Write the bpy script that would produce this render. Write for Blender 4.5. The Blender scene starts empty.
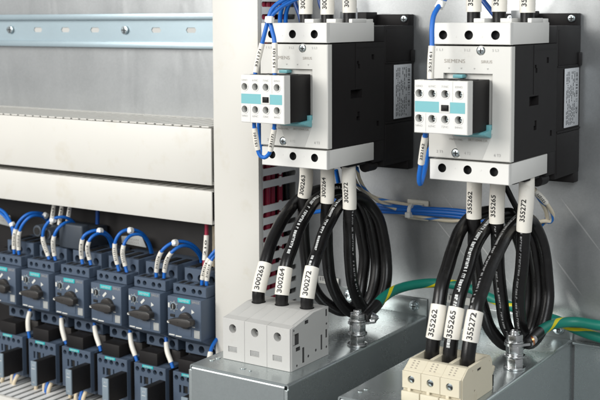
import bpy, bmesh, math, random
from mathutils import Vector, Matrix, noise
random.seed(7)
S = bpy.context.scene
COL = S.collection
MM = 0.001

# ------------------------------------------------------------------ camera (mm, X right, Y into the panel, Z up)
CAMP = Vector((581.33, -981.11, 51.02))
CR = Vector((0.83427, 0.55134, -0.00362)); CU = Vector((-0.04195, 0.07001, 0.99666)); CF = Vector((-0.54975, 0.83134, -0.08154))
FPX, PPX, PPY = 1103.32, 300.0, 109.1

def W(u, v, y):
    """world point (mm) on the vertical plane at depth y seen along a direction measured in the photograph"""
    d = CF + CR * ((u - PPX) / FPX) - CU * ((v - PPY) / FPX)
    return CAMP + d * ((y - CAMP.y) / d.y)

# ------------------------------------------------------------------ materials
def nt(m):
    m.use_nodes = True
    n = m.node_tree; n.nodes.clear()
    o = n.nodes.new('ShaderNodeOutputMaterial'); b = n.nodes.new('ShaderNodeBsdfPrincipled')
    n.links.new(b.outputs[0], o.inputs[0])
    return n, b
def mat(name, col, rough=.5, metal=0., var=.06, vscale=60., bump=.0, bscale=900., rvar=.08, spec=.5, stain=None):
    m = bpy.data.materials.new(name); n, b = nt(m); N = n.nodes; Lk = n.links
    tc = N.new('ShaderNodeTexCoord')
    no = N.new('ShaderNodeTexNoise'); no.inputs['Scale'].default_value = vscale; no.inputs['Detail'].default_value = 6
    Lk.new(tc.outputs['Object'], no.inputs['Vector'])
    mx = N.new('ShaderNodeMix'); mx.data_type = 'RGBA'
    mx.inputs['A'].default_value = (*[c * (1 - var) for c in col], 1); mx.inputs['B'].default_value = (*[min(1, c * (1 + var)) for c in col], 1)
    Lk.new(no.outputs['Fac'], mx.inputs['Factor'])
    out = mx.outputs['Result']
    if stain:
        sc, scale, lo, hi = stain
        n2 = N.new('ShaderNodeTexNoise'); n2.inputs['Scale'].default_value = scale; n2.inputs['Detail'].default_value = 8; n2.inputs['Roughness'].default_value = .65
        Lk.new(tc.outputs['Object'], n2.inputs['Vector'])
        mr = N.new('ShaderNodeMapRange'); mr.inputs['From Min'].default_value = lo; mr.inputs['From Max'].default_value = hi
        Lk.new(n2.outputs['Fac'], mr.inputs['Value'])
        m2 = N.new('ShaderNodeMix'); m2.data_type = 'RGBA'; m2.inputs['B'].default_value = (*sc, 1)
        Lk.new(mr.outputs[0], m2.inputs['Factor']); Lk.new(out, m2.inputs['A']); out = m2.outputs['Result']
    Lk.new(out, b.inputs['Base Color'])
    r = N.new('ShaderNodeMapRange'); r.inputs['To Min'].default_value = max(.03, rough - rvar); r.inputs['To Max'].default_value = min(1, rough + rvar)
    Lk.new(no.outputs['Fac'], r.inputs['Value']); Lk.new(r.outputs[0], b.inputs['Roughness'])
    b.inputs['Metallic'].default_value = metal; b.inputs['Specular IOR Level'].default_value = spec
    if bump:
        n3 = N.new('ShaderNodeTexNoise'); n3.inputs['Scale'].default_value = bscale; n3.inputs['Detail'].default_value = 3
        Lk.new(tc.outputs['Object'], n3.inputs['Vector'])
        bp = N.new('ShaderNodeBump'); bp.inputs['Strength'].default_value = bump; bp.inputs['Distance'].default_value = .0004
        Lk.new(n3.outputs['Fac'], bp.inputs['Height']); Lk.new(bp.outputs[0], b.inputs['Normal'])
    return m

def galv(name, col, rough, metal, span=.12, scratches=(), wave=0.):
    """zinc coated sheet: fine spangle, cloudy tone, faint rolling lines, optional scratches (x, z, angle, length, width) in mm"""
    m = bpy.data.materials.new(name); n, b = nt(m); N = n.nodes; Lk = n.links
    tc = N.new('ShaderNodeTexCoord')
    vo = N.new('ShaderNodeTexVoronoi'); vo.inputs['Scale'].default_value = 420; vo.inputs['Randomness'].default_value = 1
    Lk.new(tc.outputs['Object'], vo.inputs['Vector'])
    no = N.new('ShaderNodeTexNoise'); no.inputs['Scale'].default_value = 14; no.inputs['Detail'].default_value = 7; no.inputs['Roughness'].default_value = .62
    Lk.new(tc.outputs['Object'], no.inputs['Vector'])
    fi = N.new('ShaderNodeTexNoise'); fi.inputs['Scale'].default_value = 700; fi.inputs['Detail'].default_value = 3
    Lk.new(tc.outputs['Object'], fi.inputs['Vector'])
    def math_(op, a, bb):
        k = N.new('ShaderNodeMath'); k.operation = op
        for i, x in enumerate((a, bb)):
            if isinstance(x, (int, float)): k.inputs[i].default_value = x
            else: Lk.new(x, k.inputs[i])
        return k.outputs[0]
    sep = N.new('ShaderNodeSeparateColor'); Lk.new(vo.outputs['Color'], sep.inputs[0])
    f = math_('ADD', math_('MULTIPLY', sep.outputs[0], .14), math_('ADD', math_('MULTIPLY', no.outputs['Fac'], .5), math_('MULTIPLY', fi.outputs['Fac'], .5)))
    mr = N.new('ShaderNodeMapRange'); mr.inputs['From Min'].default_value = .32; mr.inputs['From Max'].default_value = .82
    mr.inputs['To Min'].default_value = 1 - span; mr.inputs['To Max'].default_value = 1 + span
    Lk.new(f, mr.inputs['Value'])
    vm = N.new('ShaderNodeVectorMath'); vm.operation = 'SCALE'; vm.inputs[0].default_value = col; Lk.new(mr.outputs[0], vm.inputs['Scale'])
    out = vm.outputs[0]
    rr = N.new('ShaderNodeMapRange'); rr.inputs['To Min'].default_value = rough - .10; rr.inputs['To Max'].default_value = rough + .12
    Lk.new(math_('ADD', math_('MULTIPLY', sep.outputs[1], .06), math_('MULTIPLY', no.outputs['Fac'], .7)), rr.inputs['Value'])
    for (sx, sz, ang, ln, wd) in scratches:
        mp = N.new('ShaderNodeMapping'); mp.vector_type = 'TEXTURE'
        mp.inputs['Location'].default_value = (sx * MM, 0, sz * MM); mp.inputs['Rotation'].default_value = (0, math.radians(-ang), 0)
        mp.inputs['Scale'].default_value = (ln * MM, 1, wd * MM)
        Lk.new(tc.outputs['Object'], mp.inputs['Vector'])
        gr = N.new('ShaderNodeTexGradient'); gr.gradient_type = 'SPHERICAL'; Lk.new(mp.outputs[0], gr.inputs['Vector'])
        k = math_('MULTIPLY', gr.outputs['Fac'], math_('ADD', math_('MULTIPLY', fi.outputs['Fac'], 2.2), .1))
        k = math_('MINIMUM', k, .8 if wd > 2 else .4)
        m2 = N.new('ShaderNodeMix'); m2.data_type = 'RGBA'; m2.inputs['B'].default_value = (.92, .92, .90, 1)
        Lk.new(k, m2.inputs['Factor']); Lk.new(out, m2.inputs['A']); out = m2.outputs['Result']
    Lk.new(out, b.inputs['Base Color']); Lk.new(rr.outputs[0], b.inputs['Roughness'])
    b.inputs['Metallic'].default_value = metal
    bp = N.new('ShaderNodeBump'); bp.inputs['Strength'].default_value = .035; bp.inputs['Distance'].default_value = .0006
    Lk.new(math_('ADD', no.outputs['Fac'], math_('MULTIPLY', fi.outputs['Fac'], .3)), bp.inputs['Height']); Lk.new(bp.outputs[0], b.inputs['Normal'])
    if wave:      # the thin sheet is not quite flat: slow buckles that bend its reflections, tone drifts bluish in places
        wn = N.new('ShaderNodeTexNoise'); wn.inputs['Scale'].default_value = 9; wn.inputs['Detail'].default_value = 2.5; wn.inputs['Distortion'].default_value = .8
        ms = N.new('ShaderNodeMapping'); ms.inputs['Scale'].default_value = (1.5, 1, .6); Lk.new(tc.outputs['Object'], ms.inputs['Vector']); Lk.new(ms.outputs[0], wn.inputs['Vector'])
        b2 = N.new('ShaderNodeBump'); b2.inputs['Strength'].default_value = .13; b2.inputs['Distance'].default_value = .012
        Lk.new(wn.outputs['Fac'], b2.inputs['Height']); Lk.new(bp.outputs[0], b2.inputs['Normal']); Lk.new(b2.outputs[0], b.inputs['Normal'])
    return m

def earth_mat():
    m = bpy.data.materials.new('earth_insulation'); n, b = nt(m); N = n.nodes; Lk = n.links
    uv = N.new('ShaderNodeUVMap'); uv.uv_map = 'UVMap'
    sx = N.new('ShaderNodeSeparateXYZ'); Lk.new(uv.outputs[0], sx.inputs[0])
    a = N.new('ShaderNodeMath'); a.operation = 'MULTIPLY_ADD'; a.inputs[1].default_value = 1 / 70.0
    Lk.new(sx.outputs['Y'], a.inputs[0]); Lk.new(sx.outputs['X'], a.inputs[2])
    fr = N.new('ShaderNodeMath'); fr.operation = 'FRACT'; Lk.new(a.outputs[0], fr.inputs[0])
    lt = N.new('ShaderNodeMath'); lt.operation = 'LESS_THAN'; lt.inputs[1].default_value = .12; Lk.new(fr.outputs[0], lt.inputs[0])
    mx = N.new('ShaderNodeMix'); mx.data_type = 'RGBA'
    mx.inputs['A'].default_value = (.005, .20, .145, 1); mx.inputs['B'].default_value = (.72, .62, .01, 1)
    Lk.new(lt.outputs[0], mx.inputs['Factor']); Lk.new(mx.outputs['Result'], b.inputs['Base Color'])
    b.inputs['Roughness'].default_value = .45
    return m

def stripe_mat():
    m = bpy.data.materials.new('cream_blue_insulation'); n, b = nt(m); N = n.nodes; Lk = n.links
    uv = N.new('ShaderNodeUVMap'); uv.uv_map = 'UVMap'
    sx = N.new('ShaderNodeSeparateXYZ'); Lk.new(uv.outputs[0], sx.inputs[0])
    a = N.new('ShaderNodeMath'); a.operation = 'MULTIPLY_ADD'; a.inputs[1].default_value = 1 / 38.0
    Lk.new(sx.outputs['Y'], a.inputs[0]); Lk.new(sx.outputs['X'], a.inputs[2])
    fr = N.new('ShaderNodeMath'); fr.operation = 'FRACT'; Lk.new(a.outputs[0], fr.inputs[0])
    lt = N.new('ShaderNodeMath'); lt.operation = 'LESS_THAN'; lt.inputs[1].default_value = .22; Lk.new(fr.outputs[0], lt.inputs[0])
    mx = N.new('ShaderNodeMix'); mx.data_type = 'RGBA'
    mx.inputs['A'].default_value = (.62, .55, .42, 1); mx.inputs['B'].default_value = (.02, .16, .5, 1)
    Lk.new(lt.outputs[0], mx.inputs['Factor']); Lk.new(mx.outputs['Result'], b.inputs['Base Color'])
    b.inputs['Roughness'].default_value = .45
    return m

M = {}
M['wall'] = galv('panel_zinc', (.395, .408, .412), .37, .71, .10,
                 scratches=((238, -217, -62, 18, 4.6), (226, -225, 20, 17, 7), (232, -190, -50, 22, .9), (140, -166, -48, 60, .7), (105, -160, -46, 50, .6), (243, -140, -50, 34, .8)), wave=1.)
M['wall_bright'] = M['wall']
M['box'] = galv('box_zinc', (.435, .475, .475), .28, .78, .05)
M['rail'] = galv('rail_zinc', (.39, .485, .53), .40, .6, .03)
M['white'] = mat('light_grey_plastic', (.60, .592, .555), .42, var=.03, bump=.05, bscale=1500, stain=((.48, .46, .41), 40, .62, .95))
M['white_hi'] = mat('white_plastic', (.66, .652, .62), .40, var=.03, bump=.04, bscale=1500)
M['window'] = mat('tinted_panel', (.47, .465, .44), .3, var=.03)
M['pad'] = mat('cream_nylon', (.70, .67, .58), .45, var=.04)
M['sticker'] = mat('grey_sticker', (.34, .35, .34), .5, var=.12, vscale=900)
M['duct'] = mat('duct_plastic', (.61, .595, .55), .46, var=.025, vscale=20, bump=.04, bscale=500, stain=((.53, .49, .40), 34, .56, .92))
M['ductin'] = mat('duct_side_brightened', (.84, .84, .82), .5, var=.03)  # slotted sides coloured lighter than the cover, standing in for blocked light
M['black'] = mat('black_plastic', (.0105, .0092, .0092), .55, var=.15, bump=.10, bscale=1800, rvar=.05, spec=.28)
M['dark'] = mat('recess_dark', (.006, .006, .006), .7, var=.1)  # near-black that paints the shade inside holes and recesses
M['teal'] = mat('teal_plastic', (.15, .40, .43), .45, var=.04)
M['teal_bright'] = mat('turquoise_label', (.02, .42, .44), .4, var=.04)
M['blue_grey'] = mat('slate_plastic', (.066, .092, .134), .48, var=.07, bump=.08, bscale=1500)
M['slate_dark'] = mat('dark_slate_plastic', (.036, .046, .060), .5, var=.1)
M['slate_light'] = mat('slate_light_plastic', (.20, .25, .29), .46, var=.07)
M['knob'] = mat('knob_plastic', (.030, .027, .025), .42, var=.15, bump=.05)
M['tb_grey'] = mat('terminal_grey', (.47, .465, .445), .5, var=.03, bump=.08, bscale=1300, stain=((.40, .38, .34), 60, .62, .95))
M['tb_mark'] = mat('marker_grey', (.33, .33, .32), .5, var=.05)
M['tb_dark'] = mat('shaded_grey', (.07, .07, .068), .6, var=.1)  # shade painted into the end plate recesses as a darker grey
M['tb_side'] = mat('terminal_side_grey', (.44, .44, .425), .5, var=.03, bump=.08, bscale=1300)
M['cream'] = mat('terminal_cream', (.63, .575, .44), .48, var=.04, bump=.06, bscale=1300, stain=((.50, .42, .28), 60, .60, .95))
M['cable'] = mat('cable_rubber', (.0065, .006, .006), .29, var=.2, vscale=55, bump=.10, bscale=420, rvar=.12, spec=.42, stain=((.022, .021, .020), 70, .55, .9))
M['sleeve'] = mat('sleeve_white', (.73, .70, .63), .45, var=.05, vscale=90, stain=((.52, .47, .38), 150, .58, .95))
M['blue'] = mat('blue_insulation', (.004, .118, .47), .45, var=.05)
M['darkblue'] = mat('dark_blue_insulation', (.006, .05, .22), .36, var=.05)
M['red'] = mat('dark_red_insulation', (.30, .012, .04), .4, var=.1)
M['creamwire'] = mat('cream_insulation', (.66, .56, .40), .45, var=.06)
M['ink'] = mat('black_ink', (.015, .015, .015), .5, var=.1)
M['greyink'] = mat('grey_ink', (.36, .355, .34), .5, var=.05)
M['brownink'] = mat('brown_ink', (.30, .27, .23), .5, var=.05)
M['whiteink'] = mat('white_ink', (.54, .55, .54), .5, var=.05)
M['dimink'] = mat('dim_print', (.24, .24, .24), .5, var=.1)
M['steel'] = mat('steel', (.66, .67, .67), .27, 1.0, var=.1, vscale=300)
M['screw'] = mat('screw_zinc', (.55, .62, .64), .28, 1.0, var=.15, vscale=400)
M['copper'] = mat('copper', (.72, .30, .12), .3, 1.0, var=.15, vscale=300)
M['labelink'] = mat('label_ink', (.06, .065, .07), .5, var=.1)
M['label'] = mat('silver_label', (.62, .64, .66), .4, .2, var=.04)
M['plate'] = mat('label_plate', (.62, .62, .58), .5, var=.06)
M['tie'] = mat('tie_nylon', (.80, .80, .76), .4, var=.03)
M['earth'] = earth_mat()
M['stripe'] = stripe_mat()

# ------------------------------------------------------------------ mesh builder, everything in mm
_tc = {}
def text_tris(s, bold=0.):
    if (s, bold) in _tc: return _tc[(s, bold)]
    cu = bpy.data.curves.new('tmp', 'FONT'); cu.body = s; cu.size = 1; cu.resolution_u = 3; cu.offset = bold
    ob = bpy.data.objects.new('tmp', cu); COL.objects.link(ob)
    bpy.context.view_layer.update()
    me = bpy.data.meshes.new_from_object(ob.evaluated_get(bpy.context.evaluated_depsgraph_get()))
    tb = bmesh.new(); tb.from_mesh(me); bmesh.ops.triangulate(tb, faces=tb.faces)
    for _ in range(3):        # cut long faces so that lettering can bend round a sleeve
        ed = [e for e in tb.edges if e.calc_length() > .16]
        if not ed: break
        bmesh.ops.subdivide_edges(tb, edges=ed, cuts=1); bmesh.ops.triangulate(tb, faces=[q for q in tb.faces if len(q.verts) > 3])
    tb.verts.index_update()
    v = [(p.co.x, p.co.y) for p in tb.verts]; f = [tuple(p.index for p in q.verts) for q in tb.faces]; tb.free()
    bpy.data.objects.remove(ob); bpy.data.curves.remove(cu); bpy.data.meshes.remove(me)
    x0 = min(p[0] for p in v); x1 = max(p[0] for p in v); y0 = min(p[1] for p in v); y1 = max(p[1] for p in v)
    v = [((p[0] - x0) / (x1 - x0), (p[1] - y0) / (y1 - y0)) for p in v]
    _tc[(s, bold)] = (v, f); return _tc[(s, bold)]

def circ(cx, cy, r, n=20):
    return [(cx + r * math.cos(2 * math.pi * i / n), cy + r * math.sin(2 * math.pi * i / n)) for i in range(n)]
def rect(x0, x1, y0, y1): return [(x0, y0), (x1, y0), (x1, y1), (x0, y1)]

class MB:
    def __init__(s):
        s.bm = bmesh.new(); s.uv = s.bm.loops.layers.uv.new('UVMap'); s.n = 0
    @staticmethod
    def pt(axis, a, b, w):
        return (w, a, b) if axis == 'x' else (a, w, b) if axis == 'y' else (a, b, w)
    def _mi(s, faces, mi):
        for f in faces: f.material_index = mi
    def prism(s, pts, axis, w0, w1, b=0, mi=0, seg=2):
        bm = s.bm
        A = [bm.verts.new(s.pt(axis, p[0], p[1], w0)) for p in pts]; B = [bm.verts.new(s.pt(axis, p[0], p[1], w1)) for p in pts]
        n = len(pts); F = [bm.faces.new(A), bm.faces.new(B[::-1])]
        for i in range(n): F.append(bm.faces.new((A[i], B[i], B[(i + 1) % n], A[(i + 1) % n])))
        s._mi(F, mi)
        if b:
            ed = list({e for f in F for e in f.edges})
            r = bmesh.ops.bevel(bm, geom=ed, offset=b, segments=seg, affect='EDGES', profile=.5, clamp_overlap=True)
            s._mi(r['faces'], mi)
    def box(s, x0, x1, y0, y1, z0, z1, b=.5, mi=0, seg=2):
        s.prism(rect(x0, x1, y0, y1), 'z', z0, z1, b, mi, seg)
    def cyl(s, c, axis, r, h, n=24, mi=0, b=0, r2=None):
        k = 'xyz'.index(axis); ab = [i for i in range(3) if i != k]
        r2 = r if r2 is None else r2
        pa = circ(c[ab[0]], c[ab[1]], r, n); pb = circ(c[ab[0]], c[ab[1]], r2, n)
        bm = s.bm
        A = [bm.verts.new(s.pt(axis, p[0], p[1], c[k])) for p in pa]; B = [bm.verts.new(s.pt(axis, p[0], p[1], c[k] + h)) for p in pb]
        F = [bm.faces.new(A), bm.faces.new(B[::-1])]
        for i in range(n): F.append(bm.faces.new((A[i], B[i], B[(i + 1) % n], A[(i + 1) % n])))
        s._mi(F, mi)
        if b:
            ed = list(F[0].edges) + list(F[1].edges)
            r_ = bmesh.ops.bevel(bm, geom=ed, offset=b, segments=2, affect='EDGES', profile=.5, clamp_overlap=True); s._mi(r_['faces'], mi)
    def holed(s, axis, outline, w0, w1, holes, mi=0, mih=1, cham=.0, miw=None):
        """plate whose face at w0 carries blind recesses: holes = [(loop, depth)]; w grows into the body"""
        bm = s.bm; sg = 1 if w1 > w0 else -1
        cx = sum(p[0] for p in outline) / len(outline); cy = sum(p[1] for p in outline) / len(outline)
        def sh(p): return (p[0] - cham * (1 if p[0] > cx else -1), p[1] - cham * (1 if p[1] > cy else -1))
        front = [bm.verts.new(s.pt(axis, *sh(p), w0)) for p in outline]
        n = len(outline); E = [bm.edges.new((front[i], front[(i + 1) % n])) for i in range(n)]
        HL = []
        for loop, dp in holes:
            hv = [bm.verts.new(s.pt(axis, p[0], p[1], w0)) for p in loop]; m = len(hv)
            E += [bm.edges.new((hv[i], hv[(i + 1) % m])) for i in range(m)]; HL.append((hv, loop, dp))
        r = bmesh.ops.triangle_fill(bm, use_beauty=True, use_dissolve=False, edges=E, normal=s.pt(axis, 0, 0, -sg))
        s._mi([g for g in r['geom'] if isinstance(g, bmesh.types.BMFace)], mi)
        rings = [front]
        if cham: rings.append([bm.verts.new(s.pt(axis, p[0], p[1], w0 + sg * cham)) for p in outline])
        rings.append([bm.verts.new(s.pt(axis, p[0], p[1], w1)) for p in outline])
        F = []
        for a, b in zip(rings, rings[1:]):
            for i in range(n): F.append(bm.faces.new((a[i], b[i], b[(i + 1) % n], a[(i + 1) % n])))
        F.append(bm.faces.new(rings[-1])); s._mi(F, mi)
        for hv, loop, dp in HL:
            bot = [bm.verts.new(s.pt(axis, p[0], p[1], w0 + sg * dp)) for p in loop]; m = len(hv)
            s._mi([bm.faces.new((hv[i], bot[i], bot[(i + 1) % m], hv[(i + 1) % m])) for i in range(m)], mi if miw is None else miw)
            f = bm.faces.new(bot); f.material_index = mih
    def quad(s, pts, mi=0):
        f = s.bm.faces.new([s.bm.verts.new(p) for p in pts]); f.material_index = mi
    def text(s, st, fn, w, h, mi=0, bold=.022):
        v, f = text_tris(st, bold)
        vs = [s.bm.verts.new(fn((p[0] - .5) * w, (p[1] - .5) * h)) for p in v]
        for q in f:
            try: s.bm.faces.new([vs[i] for i in q]).material_index = mi
            except ValueError: pass
    def ftext(s, st, cx, cz, w, h, y, mi=0):
        s.text(st, lambda a, b: (cx + a, y, cz + b), w, h, mi, .0)
    def tube(s, P, r, n=14, mi=0, ends=True, u0=0.):
        fr = frames(P); bm = s.bm; rings = []; L = 0.; Ls = []
        for i, (c, t, a, b) in enumerate(fr):
            rr = r(i / (len(fr) - 1)) if callable(r) else r
            rings.append([bm.verts.new(c + (a * math.cos(2 * math.pi * k / n) + b * math.sin(2 * math.pi * k / n)) * rr) for k in range(n)])
            if i: L += (P[i] - P[i - 1]).length
            Ls.append(L)
        for i in range(len(rings) - 1):
            for k in range(n):
                k2 = (k + 1) % n
                f = bm.faces.new((rings[i][k], rings[i][k2], rings[i + 1][k2], rings[i + 1][k])); f.material_index = mi
                for lp, (uu, vv) in zip(f.loops, ((k / n, Ls[i]), ((k + 1) / n, Ls[i]), ((k + 1) / n, Ls[i + 1]), (k / n, Ls[i + 1]))): lp[s.uv].uv = (uu + u0, vv)
        if ends:
            bm.faces.new(rings[0][::-1]).material_index = mi; bm.faces.new(rings[-1]).material_index = mi

def frames(P):
    out = []; t = (P[1] - P[0]).normalized()
    a = t.cross(Vector((0, 1, 0)));
    if a.length < .1: a = t.cross(Vector((1, 0, 0)))
    a.normalize()
    for i in range(len(P)):
        t = (P[min(i + 1, len(P) - 1)] - P[max(i - 1, 0)]).normalized()
        a = (a - t * a.dot(t)).normalized()
        out.append((P[i], t, a, t.cross(a)))
    return out

def path(pts, step=3.0):
    """smooth curve through points (centripetal), resampled evenly"""
    Q = [Vector(p) for p in pts]
    if len(Q) == 2: D = [Q[0].lerp(Q[1], i / 8) for i in range(9)]
    else:
        Q = [Q[0] * 2 - Q[1]] + Q + [Q[-1] * 2 - Q[-2]]; D = []
        for i in range(1, len(Q) - 2):
            p0, p1, p2, p3 = Q[i - 1:i + 3]
            t0 = 0; t1 = t0 + max(1e-4, (p1 - p0).length) ** .5; t2 = t1 + max(1e-4, (p2 - p1).length) ** .5; t3 = t2 + max(1e-4, (p3 - p2).length) ** .5
            for k in range(16):
                t = t1 + (t2 - t1) * k / 16
                A1 = p0 * ((t1 - t) / (t1 - t0)) + p1 * ((t - t0) / (t1 - t0)); A2 = p1 * ((t2 - t) / (t2 - t1)) + p2 * ((t - t1) / (t2 - t1)); A3 = p2 * ((t3 - t) / (t3 - t2)) + p3 * ((t - t2) / (t3 - t2))
                B1 = A1 * ((t2 - t) / (t2 - t0)) + A2 * ((t - t0) / (t2 - t0)); B2 = A2 * ((t3 - t) / (t3 - t1)) + A3 * ((t - t1) / (t3 - t1))
                D.append(B1 * ((t2 - t) / (t2 - t1)) + B2 * ((t - t1) / (t2 - t1)))
        D.append(Q[-2])
    cum = [0.]
    for a, b in zip(D, D[1:]): cum.append(cum[-1] + (b - a).length)
    n = max(4, int(cum[-1] / step)); out = []; j = 0
    for i in range(n + 1):
        s_ = cum[-1] * i / n
        while j < len(cum) - 2 and cum[j + 1] < s_: j += 1
        k = (s_ - cum[j]) / max(1e-9, cum[j + 1] - cum[j]); out.append(D[j].lerp(D[j + 1], min(1, max(0, k))))
    return out
def plen(P): return sum((b - a).length for a, b in zip(P, P[1:]))
def at_len(P, s_):
    for a, b in zip(P, P[1:]):
        d = (b - a).length
        if s_ <= d: return a.lerp(b, s_ / d), (b - a).normalized()
        s_ -= d
    return P[-1], (P[-1] - P[-2]).normalized()
def sub(P, s0, s1, step=2.0):
    n = max(2, int((s1 - s0) / step)); return [at_len(P, s0 + (s1 - s0) * i / n)[0] for i in range(n + 1)]
def nearest(P, q):
    best = (1e9, 0); s_ = 0.
    for i, p in enumerate(P):
        if i: s_ += (p - P[i - 1]).length
        d = (p - q).length
        if d < best[0]: best = (d, s_)
    return best[1]

# ------------------------------------------------------------------ objects
def tag(o, label=None, cat=None, group=None, kind=None):
    if label: o['label'] = label
    if cat: o['category'] = cat
    if group: o['group'] = group
    if kind: o['kind'] = kind
    return o
def thing(name, label, cat, loc, group=None):
    o = bpy.data.objects.new(name, None); COL.objects.link(o); o.location = Vector(loc) * MM
    o.empty_display_size = .01; o['_w'] = list(loc)
    return tag(o, label, cat, group)
def obj(name, mb, mats, parent=None, loc=None, ang=38, label=None):
    bm = mb.bm
    bmesh.ops.remove_doubles(bm, verts=bm.verts, dist=1e-5)
    bmesh.ops.recalc_face_normals(bm, faces=bm.faces)
    base = Vector(parent['_w']) if parent is not None else Vector(loc or (0, 0, 0))
    for v in bm.verts: v.co = (v.co - base) * MM
    me = bpy.data.meshes.new(name); bm.to_mesh(me); bm.free()
    for m in (mats if isinstance(mats, (list, tuple)) else [mats]): me.materials.append(M[m])
    me.shade_smooth(); me.set_sharp_from_angle(angle=math.radians(ang))
    o = bpy.data.objects.new(name, me); COL.objects.link(o)
    if parent is not None: o.parent = parent; o['_w'] = list(parent['_w'])
    else: o.location = base * MM; o['_w'] = list(base)
    if label: o['label'] = label
    return o
def copy_tree(o, d, label=None, parent=None):
    c = o.copy(); COL.objects.link(c)
    if parent is not None: c.parent = parent
    else: c.location = o.location + Vector(d) * MM
    if '_w' in c: c['_w'] = [a + b for a, b in zip(o['_w'], d)]
    if label: c['label'] = label
    for ch in list(o.children): copy_tree(ch, d, None, c)
    return c

# ================================================================== SETTING
m = MB(); m.box(-760, 760, 0, 3, -640, 360, 0)
tag(obj('wall', m, 'wall'), kind='structure')
# lower zinc strip screwed to the panel beside the right box
m = MB(); m.box(239.5, 420, -2.6, -.2, -560, -250.5, .4)
m.box(239.5, 420, -9, -.3, -250.4, -247.8, .4)
tag(obj('mounting_strip', m, 'box'), 'zinc strip on the panel at lower right, beside the right box', 'metal strip')

# ---- DIN rail
t = thing('mounting_rail', 'zinc mounting rail with slots across the bare panel at upper left', 'rail', (-320, 0, 20))
m = MB()
slots = [(-459.9, 0), (-411.7, 0), (-362, 0), (-265, 0), (-213, 0), (-510, 0)]
hl = [([(x - 5.5, 38.7 - 3), (x + 5.5, 38.7 - 3), (x + 7.5, 38.7), (x + 5.5, 38.7 + 3), (x - 5.5, 38.7 + 3), (x - 7.5, 38.7)], 1.0) for x, _ in slots]
m.holed('y', rect(-640, -118, 24.4, 51.6), -3.2, -1.6, hl, 0, 1)
for z0, z1, zl in ((51.6, 56.2, 1), (19.6, 24.4, 0)):
    m.box(-640, -118, -10.2, -8.8, z0 - (0 if zl else 1.6), z1 + (1.6 if zl else 0), .4)
    zz = z0 if zl else z1
    m.box(-640, -118, -9.5, -2.0, zz - .7, zz + .7, .3)
obj('rail_profile', m, ['rail', 'tb_grey'], t)
for x in (-508, -312):
    m = MB(); m.cyl((x, -6.2, 38.6), 'y', 5.0, 2.4, 24, 0, .7); m.box(x - 3.6, x + 3.6, -6.6, -6.0, 38.1, 39.1, 0, 1); m.box(x - .5, x + .5, -6.65, -6.0, 35, 42.2, 0, 1)
    obj('screw', m, ['screw', 'dark'], t)

# ---- wiring ducts
def duct_slot_tooth(m, axis, p0, p1, w0, w1, d0, d1, waist=None, c=1.6):
    """one tooth of a duct side: runs over depth d0..d1, width p0..p1; chamfered slot ends and a break-off waist"""
    if waist is None:
        pts = [(d0, p0 - c), (d0 + c, p0), (d1, p0), (d1, p1), (d0 + c, p1), (d0, p1 + c)]
    else:
        g = 1.9
        pts = [(d0, p0 - c), (d0 + c, p0), (waist - 2.2, p0), (waist - .8, p0 - g), (waist + .8, p0 - g), (waist + 2.2, p0), (d1 - c, p0), (d1, p0 - c),
               (d1, p1 + c), (d1 - c, p1), (waist + 2.2, p1), (waist + .8, p1 + g), (waist - .8, p1 + g), (waist - 2.2, p1), (d0 + c, p1), (d0, p1 + c)]
    m.prism(pts, axis, w0, w1, 0)

t = thing('cable_duct', 'tall upright white wiring duct with slotted side, left of the left contactor', 'wiring duct', (-92, 0, -420))
m = MB()
m.box(-121.4, -64.2, -81.2, -79.4, -470, 160, .6)
m.box(-121.4, -119.8, -79.3, -74, -470, 160, .3); m.box(-65.8, -64.2, -79.3, -74, -470, 160, .3)
obj('duct_cover', m, 'duct', t)
m = MB()
m.box(-119.4, -66.4, -2.2, -.3, -470, 160, 0)
z0 = -124.5; pitch = 12.7
m.box(-67.6, -66.0, -77.5, -71.5, -470, 160, 0)
m.box(-67.6, -66.0, -9.5, -2.3, -470, 160, 0)
m.box(-119.5, -118.0, -77, -2.3, -470, 160, 0)
k = -27
while k < 22:
    zc = z0 + k * pitch           # slot centre
    if k != -1: duct_slot_tooth(m, 'x', zc + 2.75, zc + pitch - 2.75, -67.6, -66.0, -71.6, -9.4, -39, 1.6)
    k += 1
# the broken out tooth just below the left contactor is left missing (k == -1)
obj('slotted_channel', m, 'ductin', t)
# wires inside the upright duct
for i, (x, y) in enumerate(((-71.2, -55), (-71.6, -46), (-71.2, -64), (-71.4, -31), (-72, -20), (-78, -38))):
    m = MB(); P = path([(x, y, -460), (x + random.uniform(-2, 2), y + random.uniform(-3, 3), -250), (x + random.uniform(-1, 2), y + random.uniform(-3, 3), -130), (x, y, 20), (x, y, 150)], 8)
    m.tube(P, 3.2, 10); o = obj('duct_wire', m, 'red' if i < 4 else 'cable')
    tag(o, 'dark red wire running down inside the slotted duct' if i < 4 else 'black wire running down inside the slotted duct', 'wire', 'red wires inside the upright duct' if i < 4 else 'black wires inside the upright duct')
m = MB(); m.box(-116, -80, -76, -4, -465, 155, 0)  # plain dark block behind the wires, for a black duct interior
tag(obj('dark_fill', m, 'dark'), 'plain dark block filling the inside of the upright duct', 'dark fill', kind='stuff')

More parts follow.
